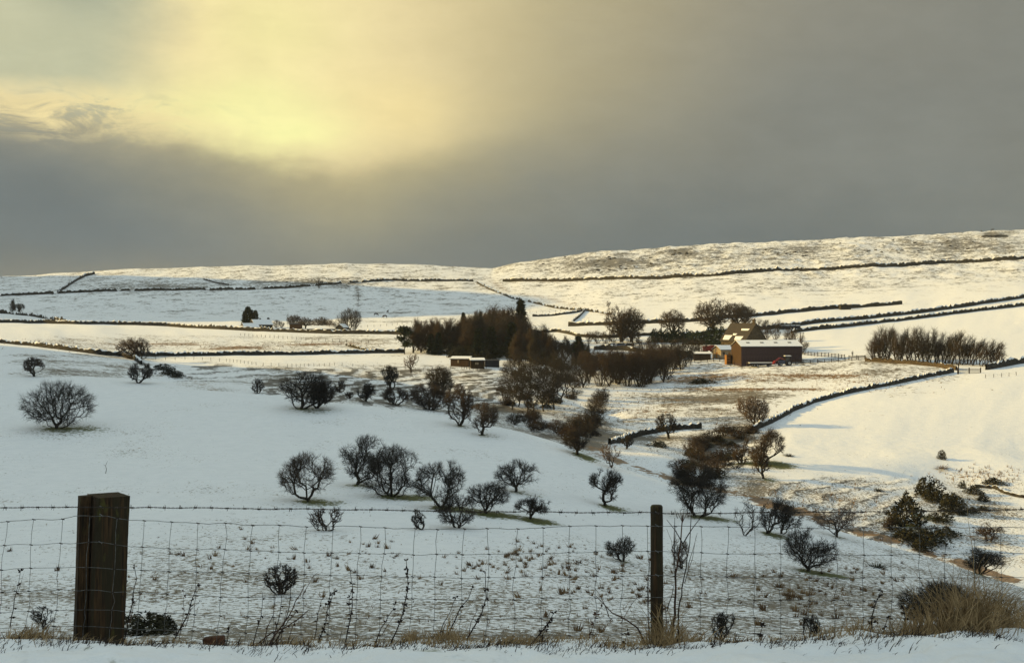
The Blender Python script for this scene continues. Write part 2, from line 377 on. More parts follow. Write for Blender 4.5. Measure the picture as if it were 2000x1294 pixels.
M['wood_brown'] = vary('wood_brown', (.048, .028, .015), (.095, .054, .027), 2.5, .9, (3, 3, .4))
M['wood_lit'] = vary('wood_lit', (.42, .24, .08), (.60, .36, .13), 3, .8, (1, 1, .3))
M['slate'] = vary('slate', (.035, .030, .026), (.075, .064, .052), 3, .8, (1, 3, 3))
M['metal_barn'] = vary('barn_cladding', (.040, .024, .028), (.058, .036, .040), .6, .7)
M['black'] = vary('black_sheet', (.012, .012, .015), (.03, .03, .035), 2, .6)
M['red'] = vary('red_paint', (.15, .010, .010), (.21, .014, .014), 2, .4, spec=.5)
M['blue'] = vary('blue_paint', (.03, .05, .10), (.04, .06, .12), 2, .4, spec=.5)
M['silver'] = vary('silver_paint', (.25, .26, .28), (.32, .33, .34), 2, .4, spec=.5)
M['glass'] = vary('dark_glass', (.02, .025, .03), (.03, .035, .04), 1, .12, spec=.8)
M['orange'] = vary('orange_render', (.26, .12, .035), (.34, .165, .05), 2, .8)
M['pale'] = vary('pale_render', (.24, .19, .13), (.32, .25, .17), 2, .8)
M['wire'] = vary('galvanised_wire', (.06, .062, .062), (.16, .16, .155), 30, .6, spec=.4)
M['wire_rust'] = vary('rusted_wire', (.022, .018, .015), (.06, .045, .035), 40, .7)
M['straw'] = vary('dry_straw', (.17, .115, .055), (.40, .28, .145), 9, .8)
M['stem'] = vary('dead_stem', (.035, .020, .014), (.09, .05, .03), 12, .8)
M['stem_dark'] = vary('dark_dead_stem', (.015, .011, .009), (.04, .028, .02), 12, .8)
M['rushes'] = vary('rush_blades', (.10, .06, .03), (.26, .17, .08), .6, .9)
M['rock'] = vary('dark_rock', (.022, .022, .022), (.07, .065, .055), 1.2, .95)
M['hide'] = vary('dark_hide', (.02, .013, .01), (.04, .028, .02), 3, .8)
M['fleece'] = vary('fleece', (.04, .04, .035), (.09, .085, .07), 3, .9)
M['block'] = vary('rusty_block', (.05, .022, .012), (.12, .055, .03), 18, .9)
M['road'] = vary('trodden_snow', (.55, .56, .57), (.72, .73, .74), .3, .8)
def post_mat():
    m, t, p = mat('weathered_post', .9, .25)
    g = t.n('ShaderNodeTexCoord').outputs['Object']
    grain = t.noise(t.mapping(g, scale=(40, 40, 1.6)), 1.6, 6, .7)
    big = t.noise(t.mapping(g, scale=(14, 14, .9)), 1, 4, .6)
    moss = t.noise(t.mapping(g, scale=(10, 10, 3)), 1.1, 4, .65)
    c = t.mix(t.step(grain, .35, .65), (.012, .008, .005), (.075, .042, .018))
    c = t.mix(t.step(big, .45, .62), c, (.030, .024, .012))
    c = t.mix(t.step(moss, .58, .70) * .8, c, (.075, .072, .018))
    t.put(p.inputs[0], c)
    b = t.n('ShaderNodeBump'); b.inputs['Strength'].default_value = .9; b.inputs['Distance'].default_value = .012
    t.put(b.inputs['Height'], grain); t.put(p.inputs['Normal'], b.outputs[0]); return m
M['post'] = post_mat()

# ------------------------------------------------------------------ object helpers
def link(name, me, m=None, parent=None, loc=None):
    o = bpy.data.objects.new(name, me); COL.objects.link(o)
    if m is not None and not me.materials: me.materials.append(m)
    if parent: o.parent = parent
    if loc is not None: o.location = loc
    return o
def tag(o, label=None, cat=None, group=None, kind=None):
    if label: o['label'] = label
    if cat: o['category'] = cat
    if group: o['group'] = group
    if kind: o['kind'] = kind
    return o
def thing(name, label, cat, loc=(0, 0, 0), rz=0, group=None):
    o = bpy.data.objects.new(name, None); COL.objects.link(o); o.location = loc; o.rotation_euler = (0, 0, rz)
    o.empty_display_size = .2
    return tag(o, label, cat, group)
def copy_tree(o, parent=None):
    kids = list(o.children)
    c = o.copy(); COL.objects.link(c); c.parent = parent
    for k in kids: copy_tree(k, c)
    return c
def fast(name, V, Q, smooth=False):
    """mesh from arrays; Q is one face array or a list of face arrays"""
    V = np.asarray(V, np.float32); Q = Q if isinstance(Q, list) else [Q]; Q = [np.asarray(q, np.int32) for q in Q if len(q)]
    me = bpy.data.meshes.new(name); me.vertices.add(len(V)); me.vertices.foreach_set('co', V.ravel())
    idx = np.concatenate([q.ravel() for q in Q]); tot = np.concatenate([np.full(len(q), q.shape[1], np.int32) for q in Q])
    me.loops.add(len(idx)); me.loops.foreach_set('vertex_index', idx)
    st = np.concatenate([[0], np.cumsum(tot)[:-1]]).astype(np.int32)
    me.polygons.add(len(tot)); me.polygons.foreach_set('loop_start', st); me.polygons.foreach_set('loop_total', tot)
    if smooth: me.polygons.foreach_set('use_smooth', np.ones(len(tot), bool))
    me.update(calc_edges=True); return me
def spikes(P0, P1, r0):
    """pointed three-sided spikes, three triangles each"""
    D = P1 - P0; D = D / (np.linalg.norm(D, axis=1, keepdims=True) + 1e-9)
    ref = np.where(np.abs(D[:, 2:3]) > .9, np.array([[1., 0, 0]]), np.array([[0, 0, 1.]]))
    A = np.cross(D, ref); A /= np.linalg.norm(A, axis=1, keepdims=True) + 1e-9; B = np.cross(D, A)
    V = np.stack([P0 + (A * math.cos(t) + B * math.sin(t)) * r0[:, None] for t in (0, 2.094, 4.189)] + [P1], 1).reshape(-1, 3)
    b = np.arange(len(P0))[:, None] * 4
    return V, np.concatenate([b + np.array([[0, 1, 3]]), b + np.array([[1, 2, 3]]), b + np.array([[2, 0, 3]])], 0)
class MB:
    def __init__(s): s.v = []; s.f = []
    def add(s, V, Fs):
        o = len(s.v); s.v += [tuple(p) for p in V]; s.f += [tuple(i + o for i in f) for f in Fs]; return s
    def box(s, c, d, rz=0, tilt=None):
        x, y, z = d[0] / 2, d[1] / 2, d[2] / 2
        V = [Vector(p) for p in ((-x, -y, -z), (x, -y, -z), (x, y, -z), (-x, y, -z), (-x, -y, z), (x, -y, z), (x, y, z), (-x, y, z))]
        Mx = Matrix.Rotation(rz, 3, 'Z')
        if tilt: Mx = Mx @ Matrix.Rotation(tilt[0], 3, tilt[1])
        return s.add([Mx @ p + Vector(c) for p in V], [(0, 3, 2, 1), (4, 5, 6, 7), (0, 1, 5, 4), (1, 2, 6, 5), (2, 3, 7, 6), (3, 0, 4, 7)])
    def prism(s, poly, y0, y1):
        """polygon in x,z extruded along y"""
        n = len(poly); V = [(p[0], y0, p[1]) for p in poly] + [(p[0], y1, p[1]) for p in poly]
        return s.add(V, [tuple(range(n)), tuple(range(2 * n - 1, n - 1, -1))] + [(i + n, (i + 1) % n + n, (i + 1) % n, i) for i in range(n)])
    def tube(s, pts, rad, n=5, cap=True):
        pts = [Vector(p) for p in pts]; rad = [rad] * len(pts) if not hasattr(rad, '__len__') else rad; V = []
        up = Vector((0.13, 1, .07)).normalized()
        for i, p in enumerate(pts):
            d = (pts[min(i + 1, len(pts) - 1)] - pts[max(i - 1, 0)])
            d = d.normalized() if d.length > 1e-9 else Vector((0, 0, 1))
            a = d.cross(up); a = a.normalized() if a.length > 1e-6 else Vector((1, 0, 0)); b = d.cross(a)
            for k in range(n):
                t = 2 * math.pi * k / n; V.append(p + (a * math.cos(t) + b * math.sin(t)) * rad[i])
        Fs = [(i * n + k, i * n + (k + 1) % n, (i + 1) * n + (k + 1) % n, (i + 1) * n + k) for i in range(len(pts) - 1) for k in range(n)]
        if cap: Fs += [tuple(range(n - 1, -1, -1)), tuple(range((len(pts) - 1) * n, len(pts) * n))]
        return s.add(V, Fs)
    def build(s, name, m, parent=None, loc=None, smooth=False):
        me = bpy.data.meshes.new(name); me.from_pydata(s.v, [], s.f); me.update()
        if smooth:
            for p in me.polygons: p.use_smooth = True
        return link(name, me, m, parent, loc)

def segs_mesh(P0, P1, r0, r1):
    """three-sided tapered prisms for many segments at once"""
    D = P1 - P0; L = np.linalg.norm(D, axis=1, keepdims=True) + 1e-9; D = D / L
    ref = np.where(np.abs(D[:, 2:3]) > .9, np.array([[1., 0, 0]]), np.array([[0, 0, 1.]]))
    A = np.cross(D, ref); A /= np.linalg.norm(A, axis=1, keepdims=True) + 1e-9; B = np.cross(D, A)
    V = []
    for k in range(3):
        t = 2 * math.pi * k / 3; o = A * math.cos(t) + B * math.sin(t)
        V.append(P0 + o * r0[:, None]); V.append(P1 + o * r1[:, None])
    V = np.stack(V, 1).reshape(-1, 3); n = len(P0); b = np.arange(n)[:, None] * 6
    Q = np.concatenate([b + np.array([[0, 2, 3, 1]]), b + np.array([[2, 4, 5, 3]]), b + np.array([[4, 0, 1, 5]])], 0)
    return V, Q

# ------------------------------------------------------------------ bare trees (space colonisation)
def bare_tree(seed, H, Wd, trunk=.22, off=0., n_att=527, twigs=3, tw=None, shape='round', stems=1, kink=.25, thick=1.0, tl=.13, flat=.0, depth=None, bal=.38):
    rg = np.random.default_rng(seed); size = max(H * (1 - trunk), Wd)
    trunk *= .55; th = H * trunk; hh = (H - th) / 2; cx = off; Dp = depth or Wd
    pts = []
    while len(pts) < n_att:
        q = rg.uniform(-1, 1, (n_att, 3)); r = np.linalg.norm(q, axis=1)
        if shape == 'round':
            k = (r < 1) & ~((q[:, 2] < -.35) & (np.hypot(q[:, 0], q[:, 1]) < .35))
        elif shape == 'umbrella':
            k = (r < 1) & (q[:, 2] > -.75 + .15 * rg.normal(size=n_att))
        elif shape == 'fan':
            rad = np.hypot(q[:, 0], q[:, 1]); k = (rad < (.30 + .75 * np.clip((q[:, 2] + 1) / 1.2, 0, 1) ** .8)) & (rad ** 2 + np.clip(q[:, 2], 0, 1) ** 2.6 < 1)
        elif shape == 'upright':
            rad = np.hypot(q[:, 0], q[:, 1]); k = rad < np.clip((1.05 - q[:, 2]) * .7, 0, 1) ** .7 * np.clip((q[:, 2] + 1.35), .3, 1)
        else:
            k = (r < 1) & (q[:, 2] > -.8)
        lump = vnoise(q[:, 0] * 2.2 + seed, q[:, 2] * 2.2 + q[:, 1] * 1.3, seed) + vnoise(q[:, 0] * 4.4, q[:, 2] * 4.4 + q[:, 1] * 3, seed + 3) * .6
        k &= lump > -.09
        q = q[k]; pts += list(q)
    q = np.array(pts[:n_att]); 
    att = np.stack([q[:, 0] * Wd / 2 + cx, q[:, 1] * Dp / 2, th + hh + q[:, 2] * hh], 1)
    att[:, 0] += (flat + rg.normal() * .10) * (att[:, 2] - th - hh)
    att[:, 2] += size * .10 * vnoise(att[:, 0] / size * 3.3 + seed, att[:, 1] / size * 3.3, seed + 9)
    # limbs: every point of the crown joins the growing tree where the way back to the root is short
    step = size * .05; mxn = len(att) * 2 + 120
    N = np.zeros((mxn, 3)); par = np.full(mxn, -1); plen = np.zeros(mxn); dr = np.zeros((mxn, 3)); dr[:, 2] = 1; n = 0
    for s_ in range(stems):
        x0 = (s_ - (stems - 1) / 2) * size * .05; p = np.array([x0 * .15, rg.normal() * .003 * size, -.03 * H])
        tgt = np.array([cx * .3 + x0 * 3.2, rg.normal() * size * .05, max(th * .9, step * .8)]); k = max(1, int(np.linalg.norm(tgt - p) / step))
        for i in range(k + 1):
            w = i / k; q_ = p * (1 - w) + tgt * w + (rg.normal(size=3) * step * kink * .5 * np.array([1, 1, .3]) if 0 < i else 0)
            N[n] = q_; par[n] = n - 1 if i else -1
            if i: dr[n] = (N[n] - N[n - 1]) / (np.linalg.norm(N[n] - N[n - 1]) + 1e-9); plen[n] = plen[n - 1] + np.linalg.norm(N[n] - N[n - 1])
            else: plen[n] = 0
            n += 1
    base_n = n; order = np.argsort(((att - tgt) ** 2).sum(1) * rg.uniform(.8, 1.25, len(att)))
    lowcut = np.ones(mxn); 
    for a_ in order:
        v_ = att[a_] - N[:n]; dist = np.sqrt((v_ ** 2).sum(1)) + 1e-9
        cosa = (v_ * dr[:n]).sum(1) / dist
        cost = dist * (1 + .9 * np.clip(.35 - cosa, 0, 1)) + bal * plen[:n]
        cost[:max(0, base_n - 1 - 3 * stems)] += size * .15
        j = int(cost.argmin()); L_ = dist[j]; m_ = 1 if L_ < step * 1.7 or n > mxn - 4 else 2
        last = j
        for q_ in range(1, m_ + 1):
            if n >= mxn: break
            w = q_ / m_; p_ = N[j] + v_[j] * w + (rg.normal(size=3) * L_ * .10 * (1 + kink) if q_ < m_ else 0)
            if m_ == 2 and q_ == 1: p_ = p_ + dr[j] * L_ * .12
            N[n] = p_; par[n] = last; e_ = p_ - N[last]; le = np.linalg.norm(e_) + 1e-9; dr[n] = e_ / le; plen[n] = plen[last] + le; last = n; n += 1
    N = N[:n]; par = par[:n]
    n = len(N); par = np.array(par); tip = (tw or size * .006)
    r = np.zeros(n); ch = np.zeros(n, int)
    for i in range(n - 1, -1, -1):
        r[i] = max(r[i], tip ** 2.2 if r[i] == 0 else r[i])
        if par[i] >= 0: r[par[i]] += r[i]; ch[par[i]] += 1
    r = r ** (1 / 2.2) * thick
    e = np.where(par >= 0)[0]; P0 = N[par[e]]; P1 = N[e]; ra = r[par[e]]; rb = r[e]
    ra = np.minimum(ra, rb * 1.35 + tip * .3)
    big = rb > min(tip * 3.2, np.sort(rb)[-6])
    # twigs
    src = np.where((r < tip * 3.0) & (np.arange(n) >= base_n))[0]
    S_ = np.repeat(src, twigs); m = len(S_)
    bd = N[S_] - N[par[S_]]; bd /= np.linalg.norm(bd, axis=1, keepdims=True) + 1e-9
    ctr = np.array([cx, 0, th + hh * .7]); od = (N[S_] - ctr); od /= np.linalg.norm(od, axis=1, keepdims=True) + 1e-9
    upw = .9 if shape in ('upright', 'fan') else .05
    d = bd * .7 + od * .45 + rg.normal(size=(m, 3)) * .55 + np.array([0, 0, upw]) * .5; d /= np.linalg.norm(d, axis=1, keepdims=True)
    L = size * tl * rg.uniform(.45, 1.15, m)[:, None]
    a0 = N[S_]; d2_ = d + rg.normal(size=(m, 3)) * .45; d2_ /= np.linalg.norm(d2_, axis=1, keepdims=True)
    d3 = d + rg.normal(size=(m, 3)) * .7; d3 /= np.linalg.norm(d3, axis=1, keepdims=True)
    V, Q = segs_mesh(P0[big], P1[big], ra[big], rb[big])
    trunk_me = fast('trunk', V, Q, True)
    V, Q = segs_mesh(P0[~big], P1[~big], ra[~big], rb[~big])
    tr = np.full(m, tip * .9); a1 = a0 + d * L * .55
    V2, Q2 = spikes(np.concatenate([a0, a0 + d * L * .3]), np.concatenate([a0 + (d * .6 + d2_ * .4) * L, a0 + d * L * .3 + d3 * L * .65]), np.concatenate([tr, tr * .8]))
    crown_me = fast('crown', np.concatenate([V, V2]), [Q, Q2 + len(V)])
    return trunk_me, crown_me
def tree_thing(name, label, cat, loc, meshes, mats, group=None, sc=1, rz=0):
    t = thing(name, label, cat, loc, rz, group); t.scale = (sc, sc, sc)
    link('trunk', meshes[0], mats[0], t); link('crown', meshes[1], mats[1], t)
    return t

# evergreens: many small needle sprays
def evergreen(seed, H, Wd, kind='conifer', n=1500):
    rg = np.random.default_rng(seed)
    t = rg.uniform(0, 1, n); ang = rg.uniform(0, 2 * np.pi, n)
    if kind == 'conifer':
        z = .05 * H + .95 * H * t; rad = Wd / 2 * (1 - t) ** .85 * (.75 + .25 * np.sin(t * 38 + ang * 1.0)) * rg.uniform(.35, 1.05, n); dz = -.25
    elif kind == 'cypress':
        z = .02 * H + .96 * H * t; rad = Wd / 2 * np.sin(np.clip(t * .9 + .1, 0, 1) * np.pi) ** .5 * rg.uniform(.5, 1.05, n); dz = .9
    elif kind == 'bush':
        z = H * t * (.82 + .25 * np.sin(ang * 2 + seed * 2.1)); rad = Wd / 2 * np.sqrt(np.clip(1 - t ** 2, 0, 1)) * rg.uniform(0, 1.1, n) ** .5 * (1 + .25 * np.sin(ang * 3 + seed)); dz = .4
    else:
        cl = 12; ct = rg.uniform(.32, 1, cl); ca = rg.uniform(0, 2 * np.pi, cl); cr = Wd / 2 * rg.uniform(.2, .85, cl) * np.where(ct > .85, .4, 1)
        k = rg.integers(0, cl, n); q = rg.normal(size=(n, 3)) * np.array([.12 * Wd, .12 * Wd, .05 * H])
        x = cr[k] * np.cos(ca[k]) + q[:, 0]; y = cr[k] * np.sin(ca[k]) + q[:, 1]; z = ct[k] * H * .95 + q[:, 2]; dz = .5
        rad = None
    if rad is not None: x = rad * np.cos(ang); y = rad * np.sin(ang)
    P = np.stack([x, y, z], 1); s = (H * .055 if kind != 'bush' else H * .085) * rg.uniform(.6, 1.4, n)[:, None]
    out = np.stack([np.cos(ang), np.sin(ang), np.full(n, dz)], 1) + rg.normal(size=(n, 3)) * (.4 if kind != 'bush' else .8); out /= np.linalg.norm(out, axis=1, keepdims=True)
    sd = np.cross(out, rg.normal(size=(n, 3))); sd /= np.linalg.norm(sd, axis=1, keepdims=True)
    V = np.stack([P - sd * s * .45, P + out * s * 1.5, P + sd * s * .45], 1).reshape(-1, 3)
    crown = fast('crown', V, np.arange(3 * n).reshape(-1, 3))
    zz = np.linspace(-.02 * H, .9 * H, 7); N0 = np.stack([rg.normal(size=7) * .006 * H, rg.normal(size=7) * .006 * H, zz], 1)
    rr = np.linspace(.022, .006, 7) * H
    P0, P1, r0, r1 = [N0[:-1]], [N0[1:]], [rr[:-1]], [rr[1:]]
    if kind == 'pine':
        b0 = np.stack([np.zeros(cl), np.zeros(cl), ct * H * .8], 1); b1 = np.stack([cr * np.cos(ca), cr * np.sin(ca), ct * H * .93], 1)
        P0.append(b0); P1.append(b1); r0.append(np.full(cl, .009 * H)); r1.append(np.full(cl, .004 * H))
    V, Q = segs_mesh(np.concatenate(P0), np.concatenate(P1), np.concatenate(r0), np.concatenate(r1))
    return fast('trunk', V, Q), crown

# ================================================================== THE NEAR FIELD'S TREES
# u0, u1, top row, foot row, trunk column, near?, options, label
NT_ = [
 (44, 182, 745, 836, 110, 1, dict(shape='dome', trunk=.10, stems=3, flat=.12, n_att=775, twigs=3), 'broad low hawthorn spreading from the ground, alone at the left of the near field'),
 (545, 652, 720, 798, 586, 1, dict(trunk=.16, stems=3, n_att=726, twigs=3), 'dense many-stemmed hawthorn on the rim of the near field, the larger of a pair'),
 (600, 656, 745, 797, 620, 1, dict(trunk=.25, stems=1, flat=.3), 'thin hawthorn leaning right beside the dense many-stemmed one on the rim'),
 (545, 653, 884, 978, 602, 1, dict(shape='umbrella', trunk=.24, n_att=742, twigs=3), 'single-trunked hawthorn with a broad dark crown and reddish trunk, left of the hawthorn row'),
 (664, 758, 851, 946, 697, 1, dict(trunk=.20, n_att=678), 'hawthorn with a short twisted trunk, first on the left of the overlapping row of hawthorns'),
 (702, 824, 870, 968, 766, 1, dict(trunk=.12, stems=4, shape='round', n_att=839, twigs=3), 'largest and darkest hawthorn of the row, fanning from several stems at its foot'),
 (806, 908, 894, 990, 862, 1, dict(trunk=.22, stems=2, n_att=694), 'open hawthorn with two forked stems just right of the darkest one in the row'),
 (850, 930, 964, 1030, 893, 1, dict(trunk=.14, stems=2, shape='dome'), 'low bushy hawthorn crossed by the barbed wire below the row'),
 (908, 1000, 940, 1001, 947, 1, dict(trunk=.28, shape='umbrella'), 'flat-topped hawthorn at the right end of the row, casting a green patch'),
 (965, 1058, 897, 960, 1008, 1, dict(trunk=.26, shape='umbrella', twigs=2), 'open spreading hawthorn standing above and behind the right end of the row'),
 (1004, 1076, 968, 1013, 1036, 1, dict(trunk=.34, shape='umbrella', n_att=419), 'small umbrella-shaped hawthorn just above the barbed wire, forked low'),
 (1151, 1218, 912, 987, 1181, 1, dict(trunk=.22, shape='fan', n_att=565), 'upright egg-shaped hawthorn standing alone in the snow left of the round fence post'),
 (1306, 1420, 905, 1008, 1362, 1, dict(trunk=.16, stems=4, shape='round', n_att=839, twigs=3), 'big many-stemmed hawthorn with a dark top behind the round fence post'),
 (1432, 1488, 975, 1046, 1455, 1, dict(trunk=.2, stems=2, n_att=177, kink=.5, twigs=1), 'gnarled sparse thorn with crooked stems left of the dark leaning one'),
 (1482, 1546, 970, 1042, 1498, 1, dict(trunk=.25, stems=2, n_att=516, flat=.15), 'dark leaning hawthorn on the ridge, middle of three close together'),
 (1515, 1568, 985, 1042, 1527, 1, dict(trunk=.15, stems=2, n_att=306, flat=.2), 'small hawthorn leaning right, last of three close together on the ridge'),
 (1532, 1636, 1030, 1114, 1577, 1, dict(trunk=.14, stems=1, n_att=775, twigs=3), 'dense round hawthorn over a long green patch, behind the wire right of the round post'),
 (1590, 1682, 985, 1048, 1634, 1, dict(trunk=.3, n_att=323, twigs=2), 'pale sparse thorn tree on the crest behind the dense round hawthorn'),
 (1878, 1962, 1072, 1120, 1912, 1, dict(trunk=.2, stems=3, shape='umbrella', n_att=678, twigs=3), 'windswept low hawthorn on two trunks near the right edge of the picture'),
 (1180, 1242, 1043, 1096, 1216, 1, dict(trunk=.22, stems=2, shape='umbrella', n_att=419), 'small dark thorn bush on the lower slope left of the round fence post'),
 (1310, 1346, 1048, 1110, 1330, 1, dict(trunk=.1, shape='fan', n_att=258), 'thin pale bush behind the tall dead hogweed stem'),
 (600, 672, 988, 1036, 636, 1, dict(trunk=.08, stems=4, shape='fan', n_att=145, twigs=2, tw=.018), 'sparse brown shrub between the barbed wire and the top net wire'),
 (803, 833, 990, 1034, 824, 1, dict(trunk=.15, stems=2, shape='round', n_att=129, tw=.016), 'small thin sapling left of the low bushy hawthorn'),
 (514, 582, 1100, 1160, 546, 1, dict(trunk=.12, stems=3, shape='umbrella', n_att=300, twigs=2, tw=.013), 'dark tangled bush low on the slope behind the wire netting'),
 (1100, 1152, 836, 887, 1128, 1, dict(trunk=.2, n_att=516, twigs=3), 'compact dark hawthorn on the crest at the mouth of the gully'),
 (866, 926, 748, 831, 898, 1, dict(trunk=.2, stems=2, shape='round', n_att=646), 'tall brown hawthorn on the crest, left of the leaning one'),
 (914, 974, 784, 849, 942, 1, dict(trunk=.28, shape='umbrella', n_att=484, flat=.15), 'hawthorn leaning right on the crest beside the tall brown one'),
 (1172, 1214, 864, 913, 1193, 1, dict(trunk=.1, stems=4, shape='fan', n_att=145, twigs=2), 'sparse pale sapling with bare upright stems on the crest'),
 (46, 86, 697, 735, 68, 0, dict(trunk=.28, shape='umbrella', n_att=355), 'small round thorn tree in the far left field above the sunlit rim'),
 (250, 298, 706, 748, 270, 0, dict(trunk=.2, stems=2, n_att=387), 'small leaning thorn tree at the left end of the rocky gully'),
 (228, 296, 660, 702, 266, 0, dict(trunk=.08, stems=5, shape='fan', n_att=419), 'brown leafless bush growing against the field wall on the left'),
 (490, 516, 738, 767, 502, 0, dict(trunk=.05, stems=3, shape='round', n_att=193), 'little grey bush behind the rim left of the pair of hawthorns'),
 (696, 734, 745, 783, 715, 0, dict(trunk=.18, n_att=355), 'small dark round bush on the terraced bank'),
 (672, 692, 764, 778, 682, 0, dict(trunk=.05, stems=3, shape='fan', n_att=145), 'tiny brown bush left of the round bush on the bank'),
 (650, 676, 742, 766, 664, 0, dict(trunk=.05, stems=3, shape='dome', n_att=193), 'low dark bush above the tiny brown bush on the bank'),
 (744, 780, 712, 760, 762, 0, dict(trunk=.1, stems=3, shape='fan', n_att=419), 'tall narrow shrub on the terraced bank below the wire fence'),
 (786, 818, 690, 728, 803, 0, dict(trunk=.3, shape='fan', n_att=129, twigs=2), 'bare pale tree standing in the sunlit field by the wire fence'),
 (828, 890, 714, 770, 858, 0, dict(trunk=.06, stems=4, shape='dome', n_att=678, twigs=3), 'dense round thicket below the wooden huts'),
 (800, 880, 750, 800, 838, 0, dict(trunk=.05, stems=5, shape='dome', n_att=678, twigs=3), 'wide brown thicket filling the gully below the dense round one'),
 (748, 800, 755, 790, 772, 0, dict(trunk=.1, stems=3, shape='dome', n_att=355), 'loose dark scrub at the gully head left of the brown thicket'),
 (1440, 1504, 768, 832, 1474, 0, dict(trunk=.05, stems=5, shape='fan', n_att=613, twigs=3), 'pinkish brown bush standing against the curved field wall'),
 (1452, 1532, 836, 906, 1492, 0, dict(trunk=.2, stems=2, n_att=678, twigs=3), 'dark hawthorn on the sunlit right field, casting a long shadow'),
 (1466, 1506, 880, 934, 1491, 0, dict(trunk=.25, n_att=355), 'smaller sunlit thorn tree in front of the dark hawthorn on the right field'),
 (1280, 1328, 806, 856, 1306, 0, dict(trunk=.3, shape='umbrella', n_att=323), 'lone small tree beside the curved stone wall in the valley floor'),
 (1212, 1238, 848, 876, 1224, 0, dict(trunk=.3, n_att=193), 'tiny tree below the left end of the curved valley wall'),
 (1430, 1468, 870, 905, 1448, 0, dict(trunk=.1, stems=3, shape='dome', n_att=323), 'brown scrub bush left of the dark hawthorn on the right field'),
 (1906, 1962, 1022, 1056, 1935, 0, dict(trunk=.12, stems=3, n_att=242), 'sparse reddish bush in the sunlit slope at the far right'),
 (1722, 1752, 1006, 1034, 1738, 0, dict(trunk=.2, stems=1, n_att=145), 'small spindly bush left of the dark scrub on the sunlit slope'),
 (1760, 1915, 1140, 1228, 1850, 1, dict(trunk=.04, stems=5, shape='dome', n_att=904, twigs=3, tw=.012), 'large snow-flecked dark bush behind the tan grass at the lower right'),
 (62, 108, 1182, 1228, 84, 1, dict(trunk=.06, stems=3, shape='fan', n_att=161, tw=.007), 'small thin shrub low down left of the square post'),
 (1386, 1436, 1190, 1252, 1412, 1, dict(trunk=.06, stems=3, shape='fan', n_att=226, tw=.008), 'small dark shrub behind the netting right of the round post'),
 (1566, 1604, 1196, 1252, 1582, 1, dict(trunk=.06, stems=3, shape='fan', n_att=177, tw=.008), 'thin shrub low behind the netting, left of the tan grass'),
]
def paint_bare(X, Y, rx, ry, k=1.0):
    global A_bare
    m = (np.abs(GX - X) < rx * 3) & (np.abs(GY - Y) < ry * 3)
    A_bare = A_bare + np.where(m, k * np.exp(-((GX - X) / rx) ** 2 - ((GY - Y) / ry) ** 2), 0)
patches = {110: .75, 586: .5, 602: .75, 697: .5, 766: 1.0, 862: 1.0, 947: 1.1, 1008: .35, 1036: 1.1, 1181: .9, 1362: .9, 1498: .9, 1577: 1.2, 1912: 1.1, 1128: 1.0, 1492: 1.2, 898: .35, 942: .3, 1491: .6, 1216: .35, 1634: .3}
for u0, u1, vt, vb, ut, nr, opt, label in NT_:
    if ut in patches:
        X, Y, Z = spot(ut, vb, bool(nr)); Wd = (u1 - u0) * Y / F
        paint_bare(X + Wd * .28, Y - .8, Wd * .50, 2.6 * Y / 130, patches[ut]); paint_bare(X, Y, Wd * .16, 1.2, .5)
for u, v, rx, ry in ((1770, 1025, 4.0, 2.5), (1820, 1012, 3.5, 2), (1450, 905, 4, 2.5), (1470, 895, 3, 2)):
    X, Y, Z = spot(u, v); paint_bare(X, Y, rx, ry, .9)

# ------------------------------------------------------------------ the ground sheet
def build_ground():
    nr, nc = GZ.shape
    V = np.stack([GX, GY, GZ], 2).reshape(-1, 3)
    i = (np.arange(nr - 1)[:, None] * nc + np.arange(nc - 1)[None]).reshape(-1, 1)
    me = fast('snow_field', V, i + np.array([[0, 1, nc + 1, nc]]), True)
    for nm, A in (('grass', A_grass), ('rush', A_rush), ('heath', A_heath), ('bare', A_bare)):
        at = me.attributes.new(nm, 'FLOAT', 'POINT'); at.data.foreach_set('value', np.clip(A, 0, 2).astype(np.float32).ravel())
    tag(link('ground', me, M['ground']), 'snow covered moorland, fields and valley', kind='structure')
build_ground()
b = MB(); b.add([(-60, -60, .78), (60, -60, .78), (60, 3.0, .78), (-60, 3.0, .78)], [(0, 1, 2, 3)])
b.add([(-900, -900, -30), (900, -900, -30), (900, -60, -30), (-900, -60, -30)], [(0, 1, 2, 3)])
tag(b.build('road', M['road']), 'snowy roadside where the photographer stands', kind='structure')

def grow_tree(i, rec):
    u0, u1, vt, vb, ut, nr, opt, label = rec
    X, Y, Z = spot(ut, vb, bool(nr)); s = Y / F; H = (vb - vt) * s; Wd = (u1 - u0) * s
    opt = dict(opt); opt.setdefault('tw', .0150 * max(.6, Y / 150))
    off = ((u0 + u1) / 2 - ut) * s
    lowbush = 'bush' in label or 'shrub' in label or 'thicket' in label or 'scrub' in label or 'sapling' in label
    opt['n_att'] = int(opt.get('n_att', 527) * 1.35)
    ms = bare_tree(100 + i, H * .97, Wd * .98, off=off, **opt)
    pink = 'pink' in label or 'pale' in label; brown = 'brown' in label or 'reddish' in label or 'sunlit' in label  # sunlit ones take the lighter brown twigs, sunlight put into their colour
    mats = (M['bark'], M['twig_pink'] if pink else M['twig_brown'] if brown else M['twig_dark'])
    nm = 'hawthorn_tree' if 'hawthorn' in label else 'thorn_tree' if 'tree' in label else 'leafless_shrub'
    tree_thing(nm, label, 'shrub' if lowbush and 'tree' not in label and 'hawthorn' not in label else 'tree', (X, Y, Z - .03), ms, mats)
for i, rec in enumerate(NT_): grow_tree(i, rec)

